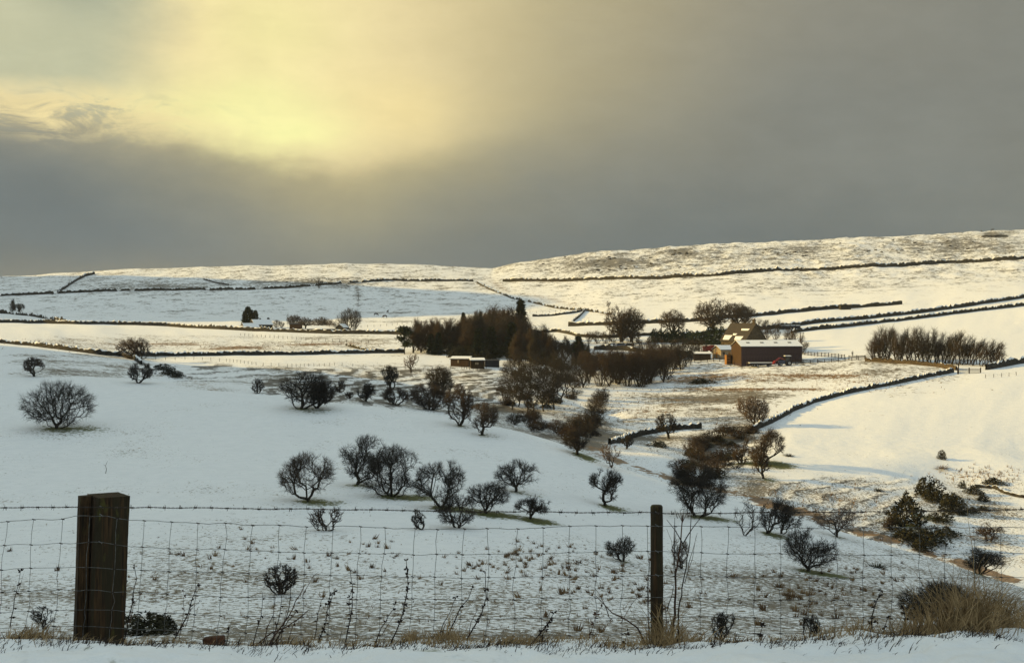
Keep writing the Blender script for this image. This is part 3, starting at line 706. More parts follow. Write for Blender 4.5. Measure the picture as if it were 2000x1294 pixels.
# ================================================================== SCRUB, GORSE, HEDGES
rg = np.random.default_rng(5)
gorse_me = [evergreen(900 + k, 1.0, 1.5, 'bush', 1100) for k in range(4)]
def tussock_mesh(seed, n=110):
    r_ = np.random.default_rng(seed); a = r_.uniform(0, 6.28, n); q = r_.uniform(0, 1, n) ** .6
    b0 = np.stack([np.cos(a) * q * .7, np.sin(a) * q * .7, np.full(n, -.05)], 1); d = np.stack([np.cos(a) * (.2 + q * .6), np.sin(a) * (.2 + q * .6), r_.uniform(.4, 1.0, n) * (1.1 - q * .5)], 1)
    w = np.stack([-np.sin(a), np.cos(a), a * 0], 1) * .05
    return fast('blades', np.stack([b0 - w, b0 + w, b0 + d], 1).reshape(-1, 3), np.arange(3 * n).reshape(-1, 3))
tuss_me = [tussock_mesh(950 + k) for k in range(3)]
def gorse(u, v, w, h, label, group=None, m='gorse', cat='shrub', name='gorse_bush', near=False):
    if 'tuft' in label or 'tussock' in label:
        X, Y, Z = spot(u, v, near); s = Y / F; o = link('grass_tussock', tuss_me[int(rg.integers(0, 3))], None, None, (X, Y, Z)); o.scale = (w * s * .62, w * s * .62, h * s * .9)
        if not o.data.materials: o.data.materials.append(M['gorse'])
        o.material_slots[0].link = 'OBJECT'; o.material_slots[0].material = M['rushes' if 'brown' in label else m]
        return tag(o, label, 'grass tussock', group)
    X, Y, Z = spot(u, v, near); s = Y / F
    ms = gorse_me[int(rg.integers(0, 4))]; k = h * s
    t = tree_thing(name, label, cat, (X, Y, Z - .05 * k), ms, (M['bark'], M[m]), group, 1, rg.uniform(0, 6.28))
    t.scale = (w * s / 1.5, w * s / 1.5, k)
    for c in t.children:
        c.material_slots[0].link = 'OBJECT'; c.material_slots[0].material = M['bark'] if c.name.startswith('trunk') else M[m]
    return t
for u, v, w, h, lb in ((1770, 1022, 66, 56, 'largest dark gorse bush on the sunlit slope, over a green patch'), (1748, 1035, 36, 30, 'gorse bush at the lower left foot of the largest one'),
      (1812, 968, 52, 34, 'gorse bush highest up the sunlit slope at the right'), (1822, 978, 40, 22, 'low gorse clump directly under the highest bush'),
      (1856, 1000, 46, 34, 'gorse bush beside the snowy path down the right slope'), (1862, 985, 34, 20, 'small gorse clump above the one by the snowy path'),
      (1880, 1004, 30, 14, 'flat gorse mat just right of the path'), (1836, 1018, 50, 16, 'long low gorse mat below the largest bush'),
      (1790, 1062, 60, 30, 'wide gorse bush at the valley bottom behind the ridge'), (1822, 1060, 60, 30, 'second wide gorse bush at the valley bottom'),
      (1765, 1050, 44, 16, 'low gorse strip left of the wide valley-bottom bushes'), (1850, 1046, 50, 16, 'low gorse strip right of the wide valley-bottom bushes'), (1800, 1074, 40, 22, 'gorse bush half hidden by the snowy ridge'),
      (1880, 953, 14, 14, 'single small gorse bush by the track edge'), (1902, 964, 36, 16, 'brown gorse clump at the end of the short wall'), (1920, 978, 22, 14, 'small gorse clump under the short wall'),
      (1840, 896, 16, 16, 'tiny brown bush on the bright snow of the right field'), (1838, 914, 26, 9, 'low brown tuft beside the drifted hollow'),
      (1714, 958, 24, 8, 'dark low tuft alone on the sunlit slope'), (1940, 945, 40, 12, 'dark heather clump above the short wall'), (1900, 1000, 24, 10, 'flat dark clump right of the gorse'), (1920, 996, 20, 8, 'smallest flat clump near the right edge')):
    gorse(u, v, w * 1.1, h * 1.1, lb)
P_scrub = [bare_tree(430 + k, 1.0, 1.5, shape='dome', trunk=.04, stems=5, n_att=210, tw=.0075, tl=.17, twigs=2) for k in range(4)]
def strip(u, v, w, h, label, group, name):
    for k in range(2):
        uu_, vv_ = u + rg.uniform(-10, 10), v + rg.uniform(-7, 7)
        if k and rg.random() < .45: gorse(uu_, vv_, w * .7, h * .6, label, group, ('gorse', 'twig_dark')[int(rg.integers(0, 2))], name=name); continue
        X, Y, Z = spot(uu_, vv_); s_ = Y / F; ms = P_scrub[int(rg.integers(0, 4))]; kk = h * s_ * rg.uniform(.6, 1.3); mm = M[('twig_dark', 'twig_brown', 'twig_red', 'twig_dark')[int(rg.integers(0, 4))]]
        t = tree_thing(name, label, 'shrub', (X, Y, Z - .05), ms, (M['bark'], mm), group, 1, rg.uniform(0, 6.28)); t.scale = (w * s_ / 1.7, w * s_ / 1.7, kk)
        for c in t.children:
            c.material_slots[0].link = 'OBJECT'; c.material_slots[0].material = M['bark'] if c.name.startswith('trunk') else mm
for u, v, w, h in ((1335, 915, 46, 28), (1350, 895, 50, 30), (1362, 880, 44, 26), (1380, 868, 44, 24), (1398, 858, 44, 22), (1418, 850, 40, 20), (1436, 846, 40, 20), (1345, 930, 50, 28), (1375, 915, 54, 32),
      (1400, 905, 54, 30), (1425, 900, 46, 26), (1440, 882, 36, 20), (1330, 940, 40, 26), (1395, 930, 60, 34), (1425, 918, 40, 24), (1450, 860, 34, 18), (1472, 850, 34, 18), (1368, 940, 60, 34), (1460, 842, 30, 14), (1345, 948, 40, 22), (1420, 875, 36, 16)):
    strip(u, v, w * 1.1, h * .95, 'dark scrub bush filling the stream gully below the right field', 'scrub in the stream gully', 'gully_scrub')
for u, v, w, h in ((1180, 775, 34, 26), (1174, 790, 36, 30), (1168, 806, 36, 30), (1160, 820, 40, 30), (1146, 834, 46, 30), (1128, 838, 46, 28), (1108, 846, 46, 26), (1085, 846, 44, 24), (1060, 842, 46, 26), (1038, 838, 42, 30), (1015, 832, 40, 28),
      (1050, 822, 34, 22), (1140, 854, 40, 26), (1120, 862, 46, 24), (1158, 846, 30, 18), (1030, 820, 34, 26)):
    strip(u, v, w * 1.1, h * .95, 'dark bush in the scrub strip climbing the snowy spur', 'scrub strip up the snowy spur', 'spur_scrub')
for u, v, w, h, lb in ((1285, 872, 40, 12, 'low patch of snow-flecked heather in the valley floor'), (318, 722, 36, 12, 'snow-topped boulder scrub in the rocky gully'), (345, 736, 30, 12, 'dark scrub below the boulder scrub in the rocky gully'), (330, 730, 34, 12, 'dark scrub left of the gully rocks'),
                       (1370, 748, 50, 10, 'brown rush patch in front of the willow thicket'), (1540, 890, 20, 8, 'small tuft at the shadow tip of the dark hawthorn')):
    gorse(u, v, w, h, lb)
gorse(282, 1238, 120, 42, 'dark low gorse patch right of the square fence post', near=True); gorse(325, 1232, 46, 34, 'small upright gorse right of the low dark patch', near=True)
gorse(1712, 1108, 36, 14, 'dark low tussock on the near ridge slope', near=True); gorse(1522, 1146, 26, 16, 'reddish brown tussock seen through the netting', near=True, m='twig_brown')
gorse(1432, 1126, 22, 12, 'small brown tussock on the near ridge slope', near=True, m='twig_brown'); gorse(1545, 1165, 34, 16, 'broad brown tussock low on the right slope', near=True, m='twig_brown')
ORD = 'first second third fourth fifth sixth seventh eighth ninth tenth eleventh twelfth thirteenth fourteenth fifteenth sixteenth seventeenth eighteenth nineteenth twentieth'.split()
def nth(i, n, what, left='left', right='right'):
    return '%s %s from the %s' % ((ORD[i], what, left) if i < (n + 1) // 2 else (ORD[n - 1 - i], what, right))
# evergreen hedge by the farm
for u in range(1278, 1412, 12):
    gorse(u, 668 if u < 1340 else 672, 26, 26 if u < 1380 else 34, nth((u - 1278) // 12, 12, 'dark green hedge shrub') + ' beside the farmhouse garden', 'hedge shrubs by the farmhouse', 'hedge', name='hedge_shrub')

# ================================================================== THE WOOD AND OTHER FAR TREES
def protos(n, seed, **kw): return [bare_tree(seed + k, 1.0, kw.get('Wd', .7), **{a: b for a, b in kw.items() if a != 'Wd'}) for k in range(n)]
P_wood = protos(6, 300, Wd=.46, trunk=.16, shape='upright', n_att=300, tw=.0038, tl=.24, bal=.6)
P_tall = protos(5, 320, Wd=.42, trunk=.26, shape='upright', n_att=130, tw=.0022, tl=.22, thick=.7, kink=.14, bal=.6, twigs=2)
P_row = protos(5, 340, Wd=.36, trunk=.16, shape='upright', n_att=120, tw=.0036, tl=.30, stems=2, bal=.8, twigs=2)
P_field = protos(4, 360, Wd=1.0, trunk=.22, shape='umbrella', n_att=678, tw=.0040, twigs=3, thick=1.2)
P_will = protos(5, 380, Wd=.80, trunk=.05, shape='fan', n_att=230, tw=.0038, tl=.24, stems=5, bal=.7, twigs=2)
E_con = [evergreen(400 + k, 1.0, .42, 'conifer', 1700) for k in range(2)]
E_cyp = [evergreen(410 + k, 1.0, .34, 'cypress', 1500) for k in range(2)]
E_pine = [evergreen(420 + k, 1.0, .72, 'pine', 1200) for k in range(2)]
def stand(P, u, v, h, label, group=None, m='twig_brown', w=1.0, name='leafless_tree', near=False, cat='tree', rz=None, dY=0):
    X, Y, Z = spot(u, v, near)
    if dY: Y += dY; X = (u - U0) / F * Y; Z = ground(X, Y)
    H = h * Y / F
    ms = P[int(rg.integers(0, len(P)))]
    t = tree_thing(name, label, cat, (X, Y, Z - .01 * H), ms, (M['bark'], M[m]), group, H, rg.uniform(0, 6.28) if rz is None else rz)
    t.scale = (H * w, H * w, H)
    for c in t.children:
        c.material_slots[0].link = 'OBJECT'; c.material_slots[0].material = M['bark'] if c.name.startswith('trunk') else M[m]
    return t
G1 = 'leafless trees of the dark wood'; L1 = 'reddish brown leafless tree massed in the dark wood behind the huts'
for i in range(52):
    u = 872 + (i * 37 % 52) / 52 * 205; v = 694 - rg.uniform(0, 26); top = np.interp(u, [870, 905, 940, 985, 1040, 1090], [648, 625, 606, 600, 628, 648]) + rg.uniform(-7, 22)
    stand((P_wood, P_row, P_tall, P_wood)[i % 4], u, v, v - top, L1, G1, 'twig_red' if rg.random() < .6 else 'twig_dark', 1.25, 'leafless_tree')
for i in range(11):
    u = 808 + i * 7.5; v = 690 - rg.uniform(0, 8)
    stand(P_wood, u, v, v - rg.uniform(621, 630), nth(i, 11, 'russet tree') + ' in the thin left end of the wood', 'russet trees at the left end of the wood', 'twig_red', 1.0)
for i in range(24):
    u = 1000 + (i * 11 % 24) * 6.5; v = 698 + rg.uniform(-12, 16); 
    stand(P_wood, u, v, v - np.interp(u, [1000, 1030, 1080, 1160], [650, 640, 652, 666]) - rg.uniform(0, 8), 'dark bare tree in the lower wood between huts and farm', 'bare trees between the huts and the farm', 'twig_dark' if i % 2 else 'twig_red', .95)
AL = (985, 1000, 1012, 1030, 1042, 1063, 1072, 1082, 1094, 1110, 1122)
for u, v, h in ((1012, 793, 122), (1030, 806, 130), (1042, 804, 128), (1063, 803, 130), (1072, 790, 118), (1082, 800, 126), (1094, 788, 116), (1000, 800, 96), (1110, 778, 100), (1122, 770, 92), (985, 790, 70)):
    stand(P_tall, u, v, h, nth(AL.index(u), 11, 'tall slender alder') + ' in the gully before the wood', 'tall alders in the gully', 'twig_dark', 1.35, 'alder_tree')
for i in range(26):
    strip(985 + (i * 7 % 26) * 5.4 + rg.uniform(-4, 4), 742 + rg.uniform(-16, 56) - abs(i - 13) * .8, 34, 15, 'dark brown bush in the ravine under the alders', 'ravine bushes under the alders', 'ravine_bush')
for i in range(40):
    u = 1140 + (i * 17 % 40) / 40 * 195; v = 735 + rg.uniform(-14, 22) - max(0, u - 1250) * .22
    stand(P_will, u, v, v - np.interp(u, [1130, 1180, 1250, 1340], [690, 684, 686, 676]) + rg.uniform(-6, 4), 'russet willow in the dense thicket below the farm cars', 'willow thicket below the farm', 'twig_red', .9, 'willow_bush', cat='shrub')
for u, v, h in ((1322, 722, 46), (1338, 716, 44), (1350, 712, 34), (1300, 728, 44)):
    stand(P_row, u, v, h, 'dark multi-stemmed shrub at the right end of the willow thicket', 'fanned shrubs at the thicket end', 'twig_dark', 1.2, 'willow_bush', cat='shrub')
for i in range(9):
    stand(P_will, 1248 + i * 15, 700 + rg.uniform(-6, 4), 36, nth(i, 9, 'brown garden shrub') + ' between the parked cars and the farmhouse', 'garden shrubs by the farm drive', 'twig_red' if i % 2 else 'twig_dark', 1.0, 'garden_shrub', cat='shrub')
for i in range(7):
    stand(P_will, 1150 + i * 16, 671, 24, nth(i, 7, 'brown bush') + ' behind the parked cars', 'bushes behind the parked cars', 'twig_red' if i % 2 else 'twig_brown', 1.1, 'garden_shrub', cat='shrub')
for i in range(8):
    stand(P_wood, 930 + i * 9, 640, 36, 'thin grey treetop showing above the dark wood', 'thin treetops above the wood', 'twig_brown', .8)
for i in range(26):
    gorse(880 + (i * 11 % 26) * 8.6, 697 + rg.uniform(-6, 4) + max(0, i * 11 % 26 - 15) * 2.2, 30, 22, 'dark undergrowth bush at the foot of the wood', 'undergrowth along the foot of the wood', name='undergrowth_bush')
stand(E_pine, 790, 691, 55, 'dark windswept pine at the left edge of the wood, standing clear of it', None, 'needles', 1.0, 'pine_tree', rz=.5)
stand(E_con, 1017, 668, 82, 'tallest dark evergreen rising above the wood', None, 'needles', 1.1, 'pine_tree')
for u, v, h, lb in ((842, 692, 40, 'left of two dark spruces beside the huts'), (856, 693, 44, 'right of two dark spruces beside the huts'), (1130, 712, 56, 'dark spruce below the parked cars'), (905, 640, 30, 'small dark spruce top at the upper left of the wood'),
                    (1145, 722, 40, 'smaller dark spruce below and right of the one by the parked cars'), (935, 700, 60, 'dark spruce inside the wood behind the huts'), (960, 700, 62, 'dark spruce inside the wood right of the huts'), (1000, 700, 70, 'dark spruce inside the wood under the tallest evergreen')):
    stand(E_con, u, v, h, lb, None, 'needles', 1.3, 'spruce_tree')
for u, v, h, w, lb in ((1213, 669, 74, .85, 'left of the two tall trees behind the parked cars'), (1233, 669, 72, .8, 'right of the two tall trees behind the parked cars'), (1314, 652, 47, 1.15, 'round bare tree in front of the far wall, between the pair and the farmhouse trees'),
                    (1391, 651, 70, 1.05, 'largest bare tree, spreading behind the farmhouse hedge'), (1437, 645, 54, 1.0, 'bare tree directly behind the farmhouse chimney'), (1456, 640, 42, 1.0, 'smaller bare tree overlapping the one behind the chimney')):
    stand(P_field, u, v, h, lb, None, 'twig_brown', w, 'leafless_tree')
for u, v, h in ((1500, 650, 26), (1520, 648, 22), (1480, 655, 30), (1540, 668, 26), (1556, 680, 34), (1496, 664, 26), (1515, 664, 22), (1568, 690, 26)):
    stand(P_will, u, v, h, 'pale brown bush behind the barn and farmhouse', 'bushes behind the barn', 'twig_brown', 1.1, 'leafless_bush', cat='shrub')
# the planted row at the right
for i in range(32):
    u = 1706 + i * 7.8 + rg.uniform(-1.5, 1.5); v = 705 + i * .30 + rg.uniform(-2, 2); h = np.interp(u, [1700, 1730, 1860, 1950], [58, 68, 66, 50]) * rg.uniform(.9, 1.06)
    t = stand(P_row, u, v, h, nth(i, 32, 'slender bare tree') + ' in the planted row behind the low lit wall', 'planted row of trees behind the low wall', ('twig_brown', 'twig_red', 'twig_dark')[i % 3], 1.0)
    t.rotation_euler = (0, R(np.interp(u, [1700, 1830, 1960], [-2, 6, 18])), 0)
# left house group
for u, v, h, w, lb in ((484, 639, 40, 1.0, 'tallest cypress beside the far snowy roofs'), (478, 639, 32, 1.3, 'broad cypress on the left of the tallest one'), (491, 639, 34, 1.3, 'cypress on the right of the tallest one'), (499, 639, 33, .9, 'narrow cypress right of the dark cypress group'), (508, 637, 16, .8, 'small thin cypress between the two snowy roofs'), (524, 638, 18, 1.4, 'pointed small conifer right of the snowy roofs')):
    stand(E_cyp if w < 1.3 else E_con, u, v, h, lb, None, 'needles', w, 'cypress_tree')
for u, v, h, w, P, m, lb in ((562, 640, 32, .5, P_tall, 'twig_dark', 'tall thin grey tree beyond the long dark field wall'), (540, 640, 15, 1.3, P_will, 'twig_dark', 'round grey shrub right of the pointed small conifer'), (550, 640, 12, 1.3, P_will, 'twig_dark', 'low dark shrub under the tall thin grey tree'),
          (576, 640, 25, 1.2, P_field, 'twig_brown', 'leftmost of the round orchard trees by the far house'), (598, 642, 24, 1.2, P_field, 'twig_brown', 'second round orchard tree by the far house'), (628, 643, 24, 1.6, P_field, 'twig_brown', 'wide low orchard tree in front of the sloping lane'),
          (650, 645, 22, 1.3, P_will, 'twig_brown', 'brown bush left of the big dark thicket tree'), (684, 644, 42, 1.0, P_will, 'twig_dark', 'big dark bushy tree at the right end of the far house group'), (670, 645, 34, .9, P_will, 'twig_dark', 'dark bushy tree merging with the left side of the biggest one'), (694, 645, 38, .8, P_will, 'twig_dark', 'dark bushy tree on the right flank of the biggest one'),
          (700, 602, 40, .12, P_tall, 'twig_dark', 'line of thin thorn climbing the far hill'), (623, 563, 18, 1.1, P_will, 'twig_dark', 'single bush on the far hillside wall'), (24, 612, 30, .9, P_wood, 'twig_dark', 'larger bare tree at the far left edge'), (38, 612, 20, 1.0, P_field, 'twig_dark', 'smaller bare tree at the far left edge'), (1188, 600, 12, 1, P_will, 'twig_brown', 'small bush at the foot of the hill track')):
    stand(P, u, v, h, lb, None, m, w, 'leafless_tree')
stand(P_will, 1665, 696, 11, 'lone dark upright shrub by the farm gate', None, 'twig_dark', .5, 'small_shrub', cat='shrub')

# ================================================================== WALLS
def px_line(pts, step=1.2, near=False):
    W_ = [spot(u, v, near) for u, v in pts]; out = []
    for a, b in zip(W_[:-1], W_[1:]):
        n = max(1, int(math.hypot(b[0] - a[0], b[1] - a[1]) / step))
        out += [(a[0] + (b[0] - a[0]) * k / n, a[1] + (b[1] - a[1]) * k / n) for k in range(n)]
    out.append(W_[-1][:2]); P = np.array(out)
    if len(P) > 6:
        for _ in range(4): P[1:-1] = P[1:-1] * .5 + (P[:-2] + P[2:]) * .25
    return P
def wall(pts, h, label, cat='wall', m='stone', snow=.5, thick=.55, rough=.30, name='dry_stone_wall', near=False, gaps=0, seed=1):
    rr = np.random.default_rng(seed); P = px_line(pts, max(.5, h * .55), near); n = len(P)
    T = np.gradient(P, axis=0); T /= np.linalg.norm(T, axis=1, keepdims=True) + 1e-9; Nn = np.stack([T[:, 1], -T[:, 0]], 1)
    hh = h * (1 + rr.normal(size=n) * rough * .5 + .25 * vnoise(np.arange(n) / 6., np.zeros(n), seed))
    if gaps: hh *= np.where(vnoise(np.arange(n) / 5., np.zeros(n) + 3, seed + 1) > gaps, .12, 1)
    z = np.array([ground(x, y) for x, y in P]); prof = [(-.5, -.4), (-.46, .45), (-.36, .96), (0, 1.04), (.36, .95), (.46, .5), (.5, -.4)]
    V = []
    for i in range(n):
        for k, (a, b_) in enumerate(prof):
            j = rr.normal() * .07 * thick; V.append((P[i, 0] + Nn[i, 0] * (a * thick + j), P[i, 1] + Nn[i, 1] * (a * thick + j), z[i] + (b_ * hh[i] if b_ > 0 else -.4) + (rr.normal() * .10 * h if b_ > .4 else 0)))
    q = np.array([(i * 7 + k, (i + 1) * 7 + k, (i + 1) * 7 + k + 1, i * 7 + k + 1) for i in range(n - 1) for k in range(6)])
    t = thing(name, label, cat, (0, 0, 0))
    me = fast('stonework', np.array(V), [q]); me2 = link('stonework', me, M[m], t)
    # snow lying on the coping in broken runs
    V2, Q2 = [], []
    for i in range(n - 1):
        if vnoise(np.array([i / 4.]), np.array([seed * 1.7]), 5)[0] + rr.normal() * .15 > .5 - snow: continue
        o = len(V2)
        for a in (i, i + 1):
            for k, dz in ((2, .03), (3, .14), (4, .03)):
                p = V[a * 7 + k]; V2.append((p[0], p[1], p[2] + dz * h * .8 + .02))
        Q2 += [(o, o + 3, o + 4, o + 1), (o + 1, o + 4, o + 5, o + 2)]
    if Q2: link('snow_cap', fast('snow_cap', np.array(V2), np.array(Q2)), M['snow'], t)
    return t
wall([(-60, 580), (20, 577), (120, 573), (200, 569), (320, 567), (440, 566), (560, 563), (640, 556), (760, 548), (850, 549), (930, 550)], 1.7, 'long thin wall running across the whole left hillside', gaps=.33, seed=2, snow=.35)
wall([(112, 573), (132, 560), (150, 548), (166, 540), (185, 535)], 2.0, 'wall climbing the left hillside to the skyline', seed=3, snow=.2)
wall([(398, 546), (415, 551), (447, 557)], 1.1, 'short wall fragment high on the left hillside', seed=4, snow=.2)
wall([(-60, 630), (15, 630), (80, 631), (150, 633), (210, 633), (330, 637), (430, 643), (540, 648), (650, 652), (775, 653), (830, 655)], 1.55, 'long black wall below the far houses on the left', seed=5, snow=.28)
wall([(-40, 612), (20, 613), (60, 617), (100, 624), (128, 629)], 1.3, 'tumbled rubble wall at the far left, lit on top', seed=6, snow=.5, rough=.8, gaps=.25)
wall([(-60, 668), (15, 671), (60, 675), (130, 684), (190, 692), (240, 696), (300, 695), (440, 694), (560, 693), (700, 690), (790, 689)], 1.15, 'dark field wall above the sunlit strip on the left', seed=7, snow=.2)
wall([(230, 694), (262, 702), (276, 712)], 1.0, 'short wall dropping from the field wall into the rocky gully', seed=8, snow=.2)
wall([(676, 675), (700, 681), (735, 688)], .8, 'broken little wall in the brown rushes left of the pine', seed=9, gaps=.2, snow=.5)
wall([(982, 550), (1050, 549), (1120, 549), (1250, 545), (1400, 539), (1550, 529), (1700, 521), (1850, 514), (1985, 508), (2080, 504)], 2.3, 'long wall high across the sunlit right hill', seed=10, snow=.3)
wall([(1110, 637), (1180, 635), (1240, 633), (1310, 630), (1400, 624), (1460, 619), (1540, 611), (1634, 603), (1700, 599), (1762, 594)], 1.7, 'wall behind the big farm trees, ending near the small field barn', seed=11, snow=.15)
wall([(1330, 660), (1400, 651), (1470, 645), (1560, 636), (1650, 626), (1800, 611), (1900, 597), (1985, 584), (2080, 572)], 1.6, 'upper wall of the lane climbing to the right edge', seed=12, snow=.12)
wall([(1545, 650), (1620, 642), (1700, 633), (1850, 615), (1985, 599), (2080, 590)], 1.35, 'lower wall of the lane climbing to the right edge', seed=13, snow=.15)
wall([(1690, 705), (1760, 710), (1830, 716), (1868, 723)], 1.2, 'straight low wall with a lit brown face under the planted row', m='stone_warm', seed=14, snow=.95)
wall([(1926, 722), (1955, 717), (1985, 711), (2060, 702)], 1.7, 'tall dark wall at the right edge beyond the gateway', seed=15, snow=.3)
wall([(1862, 727), (1800, 739), (1740, 752), (1650, 770), (1590, 786), (1550, 802), (1510, 824), (1470, 842)], 1.05, 'curving wall along the top edge of the bright right field', seed=16, snow=.12)
wall([(1190, 868), (1225, 857), (1260, 848), (1300, 841), (1335, 838), (1370, 836)], 1.0, 'short curved wall in the valley floor', seed=17, snow=.25)
wall([(930, 551), (950, 562), (1000, 583), (1060, 596), (1140, 606), (1195, 614)], 1.1, 'upper broken wall beside the hill track in the fold of the hills', seed=18, snow=.5, gaps=.2, rough=.5)
wall([(1040, 618), (1100, 614), (1142, 607)], 1.1, 'thin wall beyond the wood running to the hill track', seed=19, snow=.2)
wall([(1142, 607), (1130, 620), (1112, 634)], 1.2, 'pale wall angling down from the hill track', seed=20, snow=.3)
wall([(1035, 650), (1090, 648), (1130, 658), (1190, 660), (1280, 655), (1330, 660)], 1.2, 'mossy garden wall right of the wood', seed=21, snow=.35)
wall([(1160, 683), (1220, 684), (1290, 693), (1350, 697)], 1.5, 'snow-topped wall in front of the parked cars', seed=22, snow=.7)
wall([(1905, 952), (1945, 953), (1962, 963), (1990, 971), (2040, 975)], .5, 'black broken wall end on the slope at the right edge', seed=23, snow=0)
wall([(860, 690), (905, 692), (960, 694)], .9, 'dark low wall behind the huts', seed=24, snow=.1)

# ================================================================== SMALL FENCES IN THE FIELDS
def field_fence(pts, gap, h, label, w=.16, wires=2, rail=False, m='wood_dark', near=False, name='field_fence', dz=None):
    P = px_line(pts, .5, near); d = np.concatenate([[0], np.cumsum(np.linalg.norm(np.diff(P, axis=0), axis=1))])
    n = max(1, int(d[-1] / gap)); t = thing(name, label, 'fence'); tops = []
    rr = random.Random(int(pts[0][0]))
    pm = None
    for k in range(n + 1):
        s = d[-1] * k / n; x = np.interp(s, d, P[:, 0]); y = np.interp(s, d, P[:, 1]); z = ground(x, y)
        if pm is None:
            pm = MB().box((0, 0, h / 2 - .15), (w, w, h + .3)); me = bpy.data.meshes.new('post'); me.from_pydata(pm.v, [], pm.f); me.materials.append(M[m]); pm = me
        o = link('post', pm, None, t, (x, y, z)); o.rotation_euler = (rr.uniform(-.06, .06), rr.uniform(-.06, .06), 0); o.scale = (1, 1, rr.uniform(.9, 1.1)); tops.append((x, y, z))
    for j in range(wires):
        f = (.9 - j * .36) * h if not rail else (.86 - j * .34) * h
        b = MB()
        if rail:
            for a, c in zip(tops[:-1], tops[1:]):
                A, C = Vector(a) + Vector((0, -w * .6, f)), Vector(c) + Vector((0, -w * .6, f)); mid = (A + C) / 2; dv = C - A
                b.box(mid, (dv.length, .05, .14), math.atan2(dv.y, dv.x), (-math.asin(dv.z / dv.length), 'Y'))
            b.build('rail', M[m], t)
        else:
            b.tube([(x, y, z + f) for x, y, z in tops], .012, 3); b.build('wire', M['wire_rust'], t)
    return t
field_fence([(285, 700), (360, 702), (440, 706), (500, 713), (560, 717), (600, 715), (660, 713), (740, 718), (820, 724), (880, 720)], 2.9, .85, 'line of small posts and wire across the lit field below the dark wall', .08)
field_fence([(470, 655), (540, 660), (600, 665), (680, 669), (720, 670)], 3.2, 1.1, 'line of small posts and wire under the long black wall', .13)
field_fence([(640, 632), (700, 640), (760, 636), (860, 628), (930, 622)], 4.0, 1.2, 'faint fence line on the pasture right of the far house group', .14)
field_fence([(1035, 611), (1080, 610), (1135, 603)], 3.5, 1.2, 'row of posts above the thin wall beyond the wood', .14)
field_fence([(60, 672), (100, 677), (170, 688)], 3.0, 1.2, 'few posts standing by the field wall at the far left', .14)
field_fence([(902, 719), (918, 722), (935, 723), (950, 720)], 1.2, 1.0, 'small netted run of posts below the huts', .12)
field_fence([(1345, 708), (1372, 707), (1395, 706), (1418, 706)], 1.9, 1.3, 'post and rail paddock fence left of the barn', .18, 3, True)
field_fence([(1462, 711), (1500, 712), (1560, 710), (1610, 708), (1640, 706), (1690, 702)], 2.1, 1.3, 'long post and rail paddock fence in front of the barn', .17, 3, True)
field_fence([(1566, 692), (1590, 695), (1620, 697), (1650, 700)], 1.5, 1.35, 'post and rail pen fence right of the barn', .18, 3, True)
field_fence([(1658, 702), (1690, 701), (1720, 702)], 2.4, 1.3, 'short rail fence between the gate and the low lit wall', .18, 2, True)
field_fence([(1925, 738), (1955, 736), (1985, 733)], 2.4, 1.0, 'thin wire fence beside the tall dark wall at the right edge', .10)

